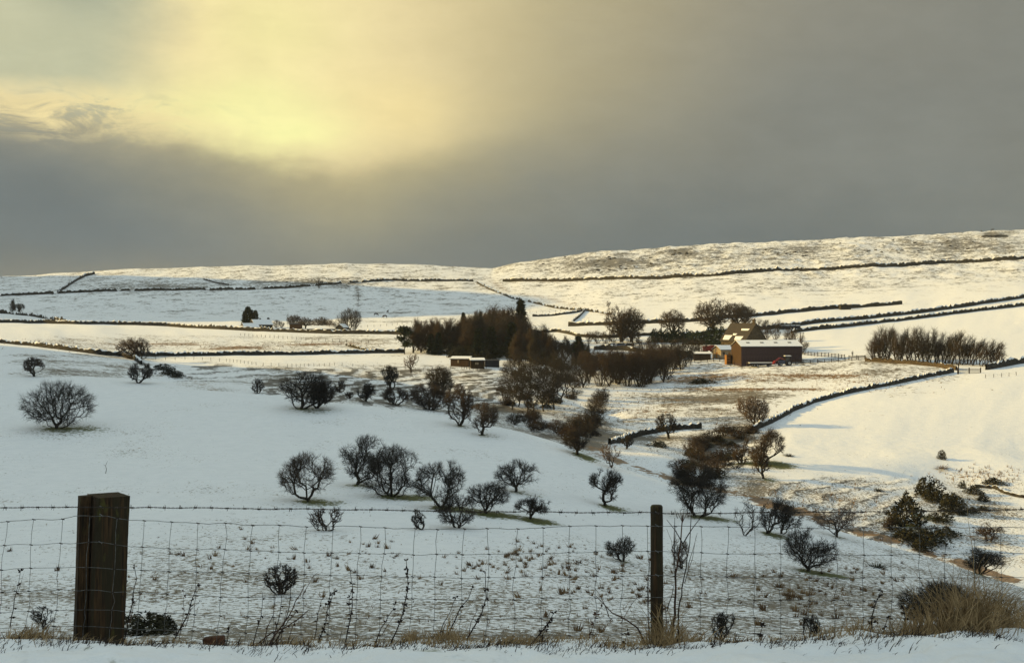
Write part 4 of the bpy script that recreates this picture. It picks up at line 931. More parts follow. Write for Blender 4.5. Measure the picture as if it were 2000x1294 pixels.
# ================================================================== THE FARM
def house(name, label, cat, u, v, L, D, hw, hr, rz, wall_m, roof_m, snow=None, chimney=None, wins=(), doors=(), stripes=None, group=None, ov=.35, dY=0):
    """gabled building, ridge along local x; local -y is the long front"""
    X, Y, Z = spot(u, v); t = thing(name, label, cat, (X, Y, Z), rz, group)
    b = MB(); b.add([(-L / 2, -D / 2, -1.2), (L / 2, -D / 2, -1.2), (L / 2, D / 2, -1.2), (-L / 2, D / 2, -1.2), (-L / 2, -D / 2, hw), (L / 2, -D / 2, hw), (L / 2, D / 2, hw), (-L / 2, D / 2, hw), (-L / 2, 0, hr), (L / 2, 0, hr)],
         [(0, 1, 5, 4), (2, 3, 7, 6), (1, 2, 6, 9, 5), (3, 0, 4, 8, 7)]); b.build('wall', M[wall_m], t)
    sl = (hr - hw) / (D / 2); e = D / 2 + ov
    for sgn, nm in ((-1, 'roof'), (1, 'roof')):
        ze = hw - sl * ov; th = .18
        V = []
        for x in (-L / 2 - ov, L / 2 + ov): V += [(x, sgn * e, ze + .03), (x, 0, hr + .03), (x, 0, hr + .03 + th), (x, sgn * e, ze + .03 + th)]
        q = [(0, 1, 2, 3), (7, 6, 5, 4), (0, 4, 5, 1), (3, 2, 6, 7), (0, 3, 7, 4), (1, 5, 6, 2)]
        r = MB().add(V, q).build(nm, M[roof_m], t)
        if snow and (snow == 'both' or (snow == 'front' and sgn < 0) or (snow == 'back' and sgn > 0)):
            V2 = []
            for x in (-L / 2 - ov + .05, L / 2 + ov - .05): V2 += [(x, sgn * (e - .06), ze + .035 + th), (x, sgn * .03, hr + .035 + th), (x, sgn * .03, hr + .17 + th), (x, sgn * (e - .1), ze + .15 + th)]
            MB().add(V2, q).build('snow_cover', M['snow'], r)
    if chimney:
        for cx_ in chimney:
            MB().box((cx_, 0, hr + .5), (.9, .7, 1.7)).box((cx_, 0, hr + 1.42), (1.05, .85, .14)).build('chimney', M[wall_m], t)
            MB().tube([(cx_, 0, hr + 1.45), (cx_, 0, hr + 1.85)], .13, 6).build('chimney_pot', M['orange'], t)
    for (side, a, z, w, h) in wins:
        f = MB(); g = MB()
        if side == 'f': c, d1, d2 = (a, -D / 2 - .03, z), (w + .2, .1, h + .2), (w, .06, h); c2 = (a, -D / 2 - .075, z)
        elif side == 'l': c, d1, d2 = (-L / 2 - .03, a, z), (.1, w + .2, h + .2), (.06, w, h); c2 = (-L / 2 - .075, a, z)
        else: c, d1, d2 = (L / 2 + .03, a, z), (.1, w + .2, h + .2), (.06, w, h); c2 = (L / 2 + .075, a, z)
        wo_ = f.box(c, d1).build('window', M['pale'], t); g.box(c2, d2).build('pane', M['glass'], wo_)
    for (side, a, w, h, mm) in doors:
        if side == 'f': MB().box((a, -D / 2 - .04, h / 2 - .1), (w, .12, h + .2)).build('door', M[mm], t)
        else: MB().box((-L / 2 - .04, a, h / 2 - .1), (.12, w, h + .2)).build('door', M[mm], t)
    return t
barn = house('farm_barn', 'long dark clad barn with a snow-covered roof and a lit brown gable', 'barn', 1497, 708, 20.0, 9.5, 5.2, 6.9, R(9), 'metal_barn', 'slate', 'both', ov=.3)
# cladding sheets of the front and timber cladding of the lit gable
sh = bpy.data.meshes.new('cladding_sheet'); q = MB().box((0, 0, 0), (.92, .05, 5.0)); sh.from_pydata(q.v, [], q.f); sh.materials.append(M['metal_barn'])
for k in range(20): link('cladding_sheet', sh, None, barn, (-9.5 + k, -4.79, 2.55))
gb = bpy.data.meshes.new('gable_board'); q = MB().box((0, 0, 0), (.05, .62, 1)); gb.from_pydata(q.v, [], q.f); gb.materials.append(M['wood_brown'])
for k in range(14):
    y = -4.4 + k * .68; h = 5.1 + (1 - abs(y) / 4.75) * 1.6; o = link('gable_board', gb, None, barn, (-10.04, y, h / 2)); o.scale = (1, 1, h)
for k in range(4): MB().box((0, 0, 0), (1.1, .7, .06)).build('roof_light', M['slate'], barn, (-7 + k * 4.6, -2.2, 6.5)).rotation_euler = (R(20), 0, 0)
farmhouse = house('farmhouse', 'stone farmhouse behind the barn with a steep roof, patches of snow and a chimney', 'house', 1452, 690, 10.5, 11.0, 4.6, 10.2, R(-50), 'stone_warm', 'slate', None, [4.6], (('l', -3, 2.8, 1.1, 1.3), ('l', 2.5, 2.8, 1.1, 1.3), ('l', 0, 6.3, 1.0, 1.1), ('r', -2, 3, 1, 1.2), ('f', -3, 2.6, 1.1, 1.2), ('f', 2.6, 2.6, 1.1, 1.2)))
sl = 5.6 / 5.5
for (x, y0, y1, w) in ((-3.0, 4.2, 5.6, 3.4), (2.0, 4.5, 5.6, 3.4), (2.6, 2.0, 2.5, 3.6), (-.6, 3.6, 4.1, 1.8)):   # snow left on both pitches
    for sgn in (-1, 1):
        z0, z1 = 10.2 - y0 * sl + .24, 10.2 - y1 * sl + .24
        V = [(x - w / 2, sgn * y0, z0), (x + w / 2, sgn * y0, z0), (x + w / 2 - .4, sgn * y1, z1), (x - w / 2 + .3, sgn * y1, z1)]; V += [(a, b_, c + .12) for a, b_, c in V]
        MB().add(V, [(0, 1, 2, 3), (7, 6, 5, 4), (0, 4, 5, 1), (1, 5, 6, 2), (2, 6, 7, 3), (3, 7, 4, 0)]).build('snow_patch', M['snow'], farmhouse)
house('outbuilding', 'small lit outbuilding with a snowy roof between the red machine and the barn', 'outbuilding', 1412, 699, 5.0, 5.0, 2.8, 4.0, R(25), 'pale', 'slate', 'both', None, (('f', -1.4, 1.6, .7, 1.0),), (('f', .9, .9, 2.0, 'orange'), ('l', 0, .9, 2.0, 'orange')))
X, Y, Z = spot(1421, 711); t = thing('feed_tower', 'narrow orange wooden kiosk with a dark back at the corner of the barn', 'kiosk', (X, Y, Z), R(20))
MB().box((0, 0, 1.5), (1.4, 1.2, 3.1)).build('body', M['orange'], t)
for k, z in enumerate((.7, 1.6, 2.5)): MB().box((0, -.62, z), (1.0, .05, .45)).build('hatch', M['wood_brown'], t)
MB().box((.0, 0, 3.12), (1.6, 1.4, .12)).build('lid', M['black'], t)
MB().box((1.25, .35, 1.45), (1.1, 1.3, 2.9)).build('side_bin', M['wood_dark'], t)
# plank fence, with the sunlight on it put into its orange colour
P = px_line([(1432, 711), (1442, 709), (1450, 710), (1459, 715)], .3); t = thing('plank_fence', 'short fence of lit orange planks at the left corner of the barn', 'fence')
pk = bpy.data.meshes.new('plank'); q = MB().box((0, 0, .55), (.34, .05, 1.5)); pk.from_pydata(q.v, [], q.f); pk.materials.append(M['wood_lit'])
for k in range(0, len(P) - 1, 1):
    a, b_ = P[k], P[k + 1]; o = link('plank', pk, None, t, (a[0], a[1], ground(*a) + .1)); o.rotation_euler = (0, 0, math.atan2(b_[1] - a[1], b_[0] - a[0])); o.scale = (.9, 1, 1 + .05 * math.sin(k * 5))
# trailer and tractor in front of the barn
def wheel(parent, x, y, r, w=.35):
    wh = MB().tube([(x, y - w / 2, r), (x, y + w / 2, r)], r, 14).build('wheel', M['black'], parent)
    MB().tube([(x, y - w / 2 - .03, r), (x, y + w / 2 + .03, r)], r * .5, 10).build('rim', M['silver'], wh); return wh
X, Y, Z = spot(1486, 716); t = thing('farm_trailer', 'low flat farm trailer with snow on its bed in front of the barn', 'trailer', (X, Y, Z), R(6))
MB().box((0, 0, 1.0), (7.6, 2.2, .5)).build('bed', M['black'], t); MB().box((0, 0, 1.31), (7.6, 2.2, .12)).build('snow_cover', M['snow'], t)
MB().tube([(3.8, 0, .8), (5.0, 0, .6)], .08, 5).build('drawbar', M['black'], t)
for x in (-2.4, -1.4, 2.6):
    for y in (-1, 1): wheel(t, x, y, .45)
X, Y, Z = spot(1533, 714); t = thing('tractor', 'tractor with a red front loader and snow on its cab roof by the barn', 'tractor', (X, Y, Z), R(184))
MB().prism([(-1.7, .9), (-.4, .9), (-.4, 1.9), (-1.2, 2.0), (-1.7, 1.7)], -.6, .6).prism([(.0, .8), (2.0, .8), (2.0, 1.45), (1.7, 1.6), (0, 1.7)], -.4, .4).build('body', M['blue'], t)
c = MB()
for x in (-1.5, -.1):
    for y in (-.7, .7): c.box((x, y, 2.3), (.1, .1, 1.4))
c.build('cab_frame', M['black'], t); MB().box((-.8, 0, 2.25), (1.3, 1.3, .9)).build('cab_glass', M['glass'], t)
MB().box((-.8, 0, 3.0), (1.9, 1.7, .12)).build('cab_roof', M['silver'], t); MB().box((-.8, 0, 3.13), (1.9, 1.7, .14)).build('roof_snow', M['snow'], t)
l = MB()
for y in (-.75, .75): l.tube([(.2, y, 1.9), (1.6, y, 2.5), (3.2, y, 1.3)], .11, 5)
l.build('loader_arm', M['red'], t); MB().prism([(3.1, .7), (3.9, .6), (3.8, .8), (3.3, 1.6), (3.1, 1.5)], -.95, .95).build('bucket', M['red'], t)
for y in (-.95, .95): wheel(t, -1.1, y, .85, .45); wheel(t, 1.5, y, .5, .3)
# red machine, snow covered shed
X, Y, Z = spot(1385, 689); t = thing('farm_wagon', 'dark red farm wagon parked left of the lit outbuilding', 'wagon', (X, Y, Z), R(15))
MB().prism([(-1.9, .8), (1.9, .8), (2.1, 2.3), (1.2, 2.7), (-2.1, 2.3)], -1, 1).build('body', M['red'], t)
for x in (-1.2, 1.2):
    for y in (-1, 1): wheel(t, x, y, .45)
MB().tube([(-2, 0, .8), (-3.4, 0, .6)], .09, 5).build('drawbar', M['red'], t)
house('low_shed', 'low open shed with a snow-covered roof left of the outbuilding', 'shed', 1371, 702, 5.4, 4.0, 1.9, 2.3, R(-3), 'wood_dark', 'black', 'both')
def car(u, v, rz, m, label):
    X, Y, Z = spot(u, v); t = thing('parked_car', label, 'car', (X, Y, Z), R(rz), 'cars parked at the farm')
    MB().prism([(-2.1, .35), (2.1, .35), (2.15, .75), (1.2, .95), (-1.6, .95), (-2.1, .85)], -.85, .85).build('body', M[m], t)
    MB().prism([(-1.7, .95), (1.1, .95), (.5, 1.45), (-1.2, 1.5)], -.75, .75).build('cabin', M['glass'], t)
    MB().prism([(-1.25, 1.5), (.5, 1.46), (.4, 1.58), (-1.1, 1.62)], -.72, .72).build('roof_snow', M['snow'], t)
    MB().prism([(1.15, .96), (2.1, .78), (2.0, .9), (1.2, 1.04)], -.75, .75).build('bonnet_snow', M['snow'], t)
    for x in (-1.3, 1.35):
        for y in (-.82, .82): wheel(t, x, y, .33, .2)
car(1193, 678, 190, 'silver', 'pale snow-topped car, nearest the spruce'); car(1211, 677, 165, 'blue', 'dark snow-topped car, middle of the three under the tall pair of trees'); car(1228, 677, 170, 'black', 'black car right under the trunk of the tall right tree')
# utility poles
def pole(u, v, h, label, arm=True):
    X, Y, Z = spot(u, v); H = h * Y / F; t = thing('utility_pole', label, 'pole', (X, Y, Z), R(8))
    MB().tube([(0, 0, -.5), (0, 0, H)], [.17, .12], 7).build('post', M['wood_dark'], t)
    if arm:
        MB().box((0, -.1, H - .25), (2.6, .12, .16)).build('crossarm', M['wood_dark'], t)
        for x in (-1.15, 0, 1.15): MB().tube([(x, -.1, H - .2), (x, -.1, H + .12)], .06, 6).build('insulator', M['slate'], t)
    else: MB().box((0, -.1, H - .3), (.6, .1, .12)).build('crossarm', M['wood_dark'], t)
pole(1563, 693, 44, 'utility pole with a crossarm at the right end of the barn'); pole(1292, 655, 34, 'thin plain pole left of the round bare tree', False); pole(1291 - 100, 668, 34, 'thin plain pole behind the parked cars', False)
# field barn on the hill wall and huts by the wood
house('field_barn', 'tiny stone field barn built into the wall high on the right', 'barn', 1650, 604, 5.0, 3.2, 1.9, 2.2, R(4), 'stone', 'stone', None, None, (), (('f', .9, .8, 1.5, 'black'), ('f', -1.2, .6, 1.0, 'black')))
def hut(u, v, L, D, h0, h1, rz, label, m='wood_brown', wins=(), snow=True, posts=True):
    X, Y, Z = spot(u, v); t = thing('wooden_hut', label, 'hut', (X, Y, Z), R(rz), 'wooden huts by the wood')
    n = int(L / .42); sh_ = bpy.data.meshes.new('board'); q = MB().box((0, 0, 0), (.38, .06, 1)); sh_.from_pydata(q.v, [], q.f); sh_.materials.append(M[m])
    MB().add([(-L / 2, -D / 2, .0), (L / 2, -D / 2, .0), (L / 2, D / 2, .0), (-L / 2, D / 2, .0), (-L / 2, -D / 2, h0), (L / 2, -D / 2, h0), (L / 2, D / 2, h1), (-L / 2, D / 2, h1)], [(0, 1, 5, 4), (1, 2, 6, 5), (2, 3, 7, 6), (3, 0, 4, 7)]).build('wall', M[m], t)
    for k in range(n): o = link('board', sh_, None, t, (-L / 2 + (k + .5) * L / n, -D / 2 - .035, h0 / 2)); o.scale = (1, 1, h0 - .05)
    e = .3; V = [(-L / 2 - e, -D / 2 - e, h0 + .0), (L / 2 + e, -D / 2 - e, h0), (L / 2 + e, D / 2 + e, h1), (-L / 2 - e, D / 2 + e, h1)]; V = [(a, b_, c + .02) for a, b_, c in V]
    qd = [(0, 3, 2, 1), (4, 5, 6, 7), (0, 1, 5, 4), (1, 2, 6, 5), (2, 3, 7, 6), (3, 0, 4, 7)]
    r = MB().add(V + [(a, b_, c + .12) for a, b_, c in V], qd).build('roof', M['black'], t)
    if snow: MB().add([(a * .99, b_ * .99, c + .13) for a, b_, c in V] + [(a * .985, b_ * .985, c + .32) for a, b_, c in V], qd).build('snow_cover', M['snow'], r)
    for x, z, w, h in wins:
        wn = MB().box((x, -D / 2 - .09, z), (w + .14, .06, h + .14)).build('window', M['wood_dark'], t); MB().box((x, -D / 2 - .135, z), (w, .04, h)).build('pane', M['pale'], wn)  # pale panes: light reflected in the glass is put into the colour
    if posts:
        for x in (-L / 2 + .2, 0, L / 2 - .2): MB().box((x, -D / 2 + .1, -.4), (.18, .18, .9)).build('stilt', M['wood_dark'], t)
hut(900, 715, 5.6, 3.0, 2.2, 2.7, -12, 'leftmost brown wooden hut with a snowy roof, partly lit', wins=((-.4, 1.5, .5, .9),))
hut(932, 719, 4.0, 3.0, 2.3, 2.8, 6, 'middle wooden hut with a bright double window', m='wood_dark', wins=((-.5, 1.5, .42, .6), (.05, 1.5, .42, .6)))
hut(960, 716, 4.4, 2.6, 1.9, 2.1, 10, 'rightmost black hut with little snow, in shadow of the wood', m='black', snow=False)
# far house group
house('far_house', 'low house with a snowy roof under the cypresses on the left', 'house', 488, 643, 7, 6, 1.0, 2.7, R(30), 'stone', 'slate', 'both')
house('far_house', 'second snowy-roofed house, behind and right of the low one under the cypresses', 'house', 510, 641, 9, 7, 1.8, 4.0, R(32), 'stone', 'slate', 'both')
house('far_shed', 'dark brown shed among the orchard trees of the far house', 'shed', 578, 642, 5.5, 4, 2.2, 2.8, R(0), 'wood_brown', 'black')
house('far_shed', 'long low snow-roofed shed behind the orchard trees of the far house', 'shed', 632, 645, 15, 5, .7, 1.9, R(0), 'stone', 'slate', 'both')
house('far_shed', 'small gabled shed at the foot of the big dark bushy tree', 'shed', 668, 646, 5, 4, 1.6, 3.0, R(70), 'stone', 'slate', 'both')
X, Y, Z = spot(1543, 643); t = thing('snowy_log_pile', 'snow-topped pile of round bales below the lane wall', 'bales', (X, Y, Z), R(5))
for x in (-3.2, -1.1, 1.1, 3.2): 
    k = MB().tube([(x - .9, 0, .8), (x + .9, 0, .8)], .85, 10).build('bale', M['black'], t); MB().box((x, 0, 1.66), (1.7, .9, .25)).build('snow_cap', M['snow'], k)
# gateway by the planted row
X, Y, Z = spot(1893, 729); t = thing('field_gate', 'dark leaning timber gate in the gap between the lit wall and the tall dark wall', 'gate', (X, Y, Z), R(4))
for z in (.25, .6, .95, 1.25): MB().box((0, 0, z), (6.4, .08, .13)).build('rail', M['wood_dark'], t)
for x in (-3.3, 0, 3.3): MB().box((x, .02, .7), (.24, .22, 1.9)).build('post', M['wood_dark'], t)
X, Y, Z = spot(1872, 730); t = thing('gate_post', 'single tall post at the end of the lit brown wall', 'post', (X, Y, Z)); MB().box((0, 0, 1.2), (.22, .22, 2.9)).build('post', M['wood_dark'], t)

# ------------------------------------------------------------------ animals
def quadruped(u, v, L, rz, label, cat, name, m, graze=True, far=True):
    X, Y, Z = spot(u, v); k = L
    J = [(0, 0, .62), (.33, 0, .64), (-.34, 0, .65), (.50, 0, .72 if not graze else .60), (.66, 0, .95 if not graze else .30), (.80, 0, .90 if not graze else .12), (-.46, 0, .58), (-.50, 0, .30)]
    rad = [.17, .17, .17, .11, .075, .055, .04, .03]; Ed = [(0, 1), (0, 2), (1, 3), (3, 4), (4, 5), (2, 6), (6, 7)]
    for x, b_ in ((.33, 1), (-.36, 2)):
        for y in (-.09, .09):
            o = len(J); kx = .04 if x > 0 else -.06
            J += [(x, y, .45), (x + (.02 if x > 0 else .03), y, .28), (x + (-.01 if x > 0 else -.05), y, .22), (x, y, .02)]; rad += [.075, .042, .032, .035]; Ed += [(b_, o), (o, o + 1), (o + 1, o + 2), (o + 2, o + 3)]
    me = bpy.data.meshes.new(name); me.from_pydata([(a * k, b_ * k, c * k) for a, b_, c in J], Ed, [])
    o = link(name, me, M[m], None, (X, Y, Z)); o.rotation_euler = (0, 0, rz)
    sk = o.modifiers.new('skin', 'SKIN'); sv = me.skin_vertices[0].data
    for i, r in enumerate(rad): sv[i].radius = (r * k, r * k)
    sv[0].use_root = True
    o.modifiers.new('sub', 'SUBSURF').levels = 1; o.modifiers[-1].render_levels = 1
    return tag(o, label, cat)
quadruped(734, 617, 2.3, .2, 'dark horse grazing on the far pasture, leftmost of three', 'horse', 'horse', 'hide')
quadruped(752, 621, 2.3, 2.9, 'dark horse with its head down, lowest of the three on the far pasture', 'horse', 'horse', 'hide')
quadruped(757, 611, 2.0, 1.2, 'small dark horse higher up the far pasture, seen end on', 'horse', 'horse', 'hide', False)
quadruped(1917, 453, 1.9, 1.3, 'sheep standing end on against the sky at the upper right', 'sheep', 'sheep', 'fleece', False)
quadruped(1938, 451, 2.3, .1, 'sheep standing side on against the sky above the dark hollow', 'sheep', 'sheep', 'fleece', False)

# scattered dark rocks on the right hill and in the gully (each a stone one can pick out)
def rock_mesh(seed):
    r_ = np.random.default_rng(seed); import bmesh
    bm = bmesh.new(); bmesh.ops.create_icosphere(bm, subdivisions=2, radius=1)
    for v_ in bm.verts: v_.co *= .8 + .35 * r_.random(); v_.co.z *= .6
    me = bpy.data.meshes.new('boulder'); bm.to_mesh(me); bm.free(); me.materials.append(M['rock']); return me
RK = [rock_mesh(k) for k in range(5)]
def boulder(u, v, s, label, group):
    X, Y, Z = spot(u, v); k = s * Y / F / 2
    o = link('boulder', RK[int(rg.integers(0, 5))], None, None, (X, Y, Z + k * .1)); o.rotation_euler = (0, 0, rg.uniform(0, 6)); o.scale = (k, k * .7, k * .8)
    tag(o, label, 'boulder', group)
for i in range(34): boulder(1180 + rg.normal() * 60, 516 - rg.uniform(-12, 14), rg.uniform(4, 9), 'dark gritstone boulder in the crag field under the right skyline', 'boulders on the sunlit hill')
for i in range(22): boulder(rg.uniform(1310, 1350) if i < 9 else rg.uniform(1490, 1580), rg.uniform(486, 500), rg.uniform(4, 10), 'dark boulder of the small outcrops on the right skyline', 'boulders of the skyline outcrops')
for i in range(26): boulder(rg.uniform(1620, 1975), rg.uniform(466, 500), rg.uniform(3, 8), 'small dark stone on the upper right hillside', 'stones on the upper right hillside')
for i in range(16): boulder(314 + rg.uniform(-14, 40), 724 + rg.uniform(-9, 9), rg.uniform(4, 9), 'snow-dusted boulder in the rocky gully on the left', 'boulders in the left gully')
for i in range(28): boulder(rg.uniform(560, 720), rg.uniform(542, 560), rg.uniform(2.5, 5), 'dark stone scattered along the left hillside wall', 'stones along the left hillside')
X, Y, Z = spot(1948, 462); o = link('crag', RK[2], None, None, (X, Y, Z)); o.scale = (9, 5, 2.6); tag(o, 'dark rock crag in the hollow under the right skyline', 'crag')
X, Y, Z = spot(1926, 462); o = link('crag', RK[3], None, None, (X, Y, Z)); o.scale = (4, 3, 2.0); tag(o, 'smaller dark crag left of the bigger one under the right skyline', 'crag')
for i in range(9): boulder(1285 + rg.normal() * 9, 874 + rg.normal() * 3, rg.uniform(4, 8), 'dark stone of the heap in the valley floor', 'stone heap in the valley floor')

# ================================================================== ROADSIDE FENCE
FY_ = 8.95
def fp(u, v, Y=FY_): return ((u - U0) / F * Y, Y, ZC - (v - V0) / F * Y)
fence = thing('roadside_fence', 'roadside fence of wire netting with one barbed strand on two wooden posts', 'fence', (0, 0, 0))
def post_grid(poly_top, poly_bot, nz, jit, seed, top_fn=None):
    r_ = np.random.default_rng(seed); n = len(poly_top); V = []; Q = []
    for k in range(nz + 1):
        w = k / nz
        for i in range(n):
            a = np.array(poly_bot[i]) * (1 - w) + np.array(poly_top[i]) * w
            g = vnoise(np.array([i * 1.7]), np.array([k / 7.]), seed)[0]
            c = np.mean(np.array(poly_bot), 0) * (1 - w) + np.mean(np.array(poly_top), 0) * w
            d = a - c; d = d / (np.linalg.norm(d[:2]) + 1e-6); a = a + d * (g * jit + (r_.random() - .5) * jit * .4) * np.array([1, 1, 0]); V.append(a)
    for k in range(nz):
        for i in range(n): j = (i + 1) % n; Q.append((k * n + i, k * n + j, (k + 1) * n + j, (k + 1) * n + i))
    return V, Q + [tuple(range(nz * n, nz * n + n))]
def ring(corners, per, r_=np.random.default_rng(3)):
    out = []
    for a, b_ in zip(corners, corners[1:] + corners[:1]):
        for k in range(per):
            t = k / per; out.append((a[0] + (b_[0] - a[0]) * t, a[1] + (b_[1] - a[1]) * t))
    return out
def square_post(name, ut, vt, ub, vb, wt, Yc, rot, label, tilt_top=0.0, per=9, cut=0, seed=1, parent=fence, mt='post', round_=False):
    Xt, _, Zt = fp(ut, vt, Yc); Xb, _, Zb = fp(ub, vb, Yc); Zb -= .25
    if round_: base = [(wt / 2 * math.cos(a), wt / 2 * math.sin(a)) for a in np.linspace(0, 2 * math.pi, per * 4, endpoint=False)]
    else:
        h = wt / 2; e = h * .94; base = ring([(-h, -e), (-e, -h), (e, -h), (h, -e), (h, e), (e, h), (-e, h), (-h, e)], max(2, per // 2))
    c, s = math.cos(rot), math.sin(rot); base = [(x * c - y * s, x * s + y * c) for x, y in base]
    gr = [(.986 + .028 * ((i * 7919) % 5) / 5) for i in range(len(base))]
    bot = [(Xb + x * gr[i], Yc + y * gr[i], Zb) for i, (x, y) in enumerate(base)]
    top = [(Xt + x * gr[i], Yc + y * gr[i], Zt + tilt_top * x) for i, (x, y) in enumerate(base)]
    V, Q = post_grid(top, bot, 26, .006, seed)
    if round_:   # worn rounded top
        n = len(base); o = len(V); V += [np.array(Xt_) for Xt_ in [(Xt + x * .82, Yc + y * .82, Zt + .012) for x, y in base]]
        Q = Q[:-1] + [(26 * n + i, 26 * n + (i + 1) % n, o + (i + 1) % n, o + i) for i in range(n)] + [tuple(range(o, o + n))]
    b_ = MB().add(V, Q); o = b_.build(name, M[mt], parent); o['label'] = label; return o
# big squared gatepost, corner towards the road, with a lower plank on its left side
p1 = square_post('post', 212, 966, 197, 1272, .235, 9.13, R(39), 'thick squared post at the left, mossy and dark', -.03, seed=4)
p2 = square_post('plank', 165, 967.5, 153, 1272, .074, 9.05, R(34), 'lower weathered timber against the left side', .02, seed=8, parent=p1)
p3 = square_post('post', 1282.5, 989, 1283.5, 1262, .092, 9.03, 0, 'slim round post right of centre with a worn top', 0, per=5, seed=12, round_=True)
for (u, v) in ((1283, 1001), (1283, 1026), (1283, 1077), (1283, 1123), (198, 990), (198, 1006), (196, 1059)):
    MB().tube([fp(u - 3, v - 2, 8.985), fp(u - 3, v - 3, 8.96), fp(u + 3, v + 1, 8.96), fp(u + 3, v + 2, 8.985)], .0028, 4).build('staple', M['wire'], p3 if u > 1000 else p1)
# wires
rw = np.random.default_rng(77)
def wire_path(pts, wob, seed, step=9, per=0):
    us = np.arange(-60, 2075, step); v = np.interp(us, [p[0] for p in pts], [p[1] for p in pts])
    v = v + wob * (vnoise(us / 37., np.zeros(len(us)) + seed, 3) * 2.2 + vnoise(us / 14., np.zeros(len(us)) + seed, 4) * .9)
    Yw = np.where((us > 140) & (us < 262), 8.93, 8.96)
    Yw = np.interp(us, [-60, 138, 150, 198, 250, 262, 1262, 1272, 1296, 1304, 2100], [9.0, 8.97, 8.98, 8.955, 8.985, 8.99, 8.98, 8.97, 8.97, 8.98, 8.98])
    return [fp(a, b_, y) for a, b_, y in zip(us, v, Yw)], us, v
HW = [[(0, 1018), (120, 1013), (150, 1006), (205, 1006), (255, 1016), (330, 1019), (500, 1024), (700, 1029), (850, 1032), (1000, 1032), (1150, 1027), (1270, 1025), (1360, 1029), (1650, 1031), (2000, 1029)],
      [(0, 1065), (150, 1059), (200, 1059), (255, 1067), (440, 1074), (600, 1078), (900, 1083), (1100, 1079), (1270, 1075), (1400, 1080), (1700, 1083), (2000, 1079)],
      [(0, 1112), (150, 1106), (255, 1113), (400, 1117), (640, 1123), (900, 1128), (1100, 1126), (1270, 1122), (1400, 1126), (1600, 1128), (2000, 1126)],
      [(0, 1155), (150, 1151), (255, 1156), (440, 1165), (700, 1169), (900, 1171), (1150, 1167), (1270, 1166), (1500, 1171), (1800, 1175), (2000, 1169)],
      [(0, 1195), (150, 1189), (255, 1193), (440, 1202), (700, 1206), (900, 1209), (1270, 1204), (1500, 1205), (1800, 1206), (2000, 1206)],
      [(0, 1226), (150, 1221), (255, 1227), (440, 1234), (700, 1239), (900, 1242), (1270, 1237), (1500, 1237), (1800, 1232), (2000, 1230)],
      [(0, 1252), (150, 1244), (255, 1255), (440, 1262), (700, 1266), (900, 1266), (1270, 1262), (2000, 1258)]]
lines = []
for k, pts in enumerate(HW):
    path, us, v = wire_path(pts, 1.5, 10 + k * 3.3); lines.append((us, v))
    MB().tube(path, .0018 if k else .0021, 4).build('line_wire', M['wire'], fence)
VX = [-40, 12, 66, 121, 176, 229, 281, 333, 388, 440, 491, 545, 598, 650, 702, 752, 808, 853, 905, 956, 1009, 1061, 1113, 1165, 1216, 1266, 1318, 1370, 1422, 1474, 1526, 1580, 1632, 1687, 1739, 1795, 1847, 1902, 1955, 2008]
for ci, x in enumerate(VX):
    lean = np.interp(x, [0, 400, 900, 1300, 2000], [-16, -12, -7, -2, 2]); b_ = MB(); path = []; kn = []
    for k in range(6):
        v = np.interp(x, lines[k][0], lines[k][1]); uu_ = x + lean * k / 5 + rw.normal() * 1.6
        yy = 8.955 if not (140 < x < 262) else 8.945
        if k: 
            pu, pv = kn[-1]; path.append(fp((pu + uu_) / 2 + rw.normal() * 1.5, (pv + v) / 2, yy))
        path.append(fp(uu_, v, yy)); kn.append((uu_, v))
    path.append(fp(uu_ + lean / 5, 1272, yy))
    st = b_.tube(path, .0018, 4).build('stay_wire', M['wire'], fence)
    kb = MB()
    for (a, v) in kn: kb.tube([fp(a - 3, v - .6, yy - .003), fp(a + 3.5, v + .8, yy - .003)], .0042, 5)
    kb.build('knots', M['wire_rust'], st)['kind'] = 'stuff'
# barbed strand: two twisted wires with four-pointed barbs
BW = [(0, 990), (60, 990), (150, 990), (255, 990), (400, 991), (700, 995), (900, 998), (1270, 1001), (1300, 1002), (1500, 1000), (1700, 999), (2000, 994)]
path, us, v = wire_path(BW, .9, 5, step=3)
for ph in (0, math.pi):
    tw_ = [(x, y + .003 * math.cos(i * 1.1 + ph), z + .0032 * math.sin(i * 1.1 + ph)) for i, (x, y, z) in enumerate(path)]
    MB().tube(tw_, .0019, 4).build('barbed_strand', M['wire_rust'], fence)
for x in np.arange(-20, 2040, 31.0):
    x += rw.normal() * 1.5; vv_ = np.interp(x, us, v); c = Vector(fp(x, vv_, 8.96 if not 140 < x < 262 else 8.94)); b_ = MB()
    b_.tube([c + Vector((-.011, 0, 0)), c + Vector((.011, 0, 0))], .0056, 6)
    for s_ in range(4):
        a = rw.uniform(0, 6.28); d = Vector((rw.uniform(-.5, .5), math.cos(a), math.sin(a) * 1.2)).normalized() * .024; o_ = Vector(((-.007, .007)[s_ % 2], 0, 0))
        b_.tube([c + o_ - d * .3, c + o_ + d], [.0022, .0009], 4)
    b_.build('barb', M['wire_rust'], fence)

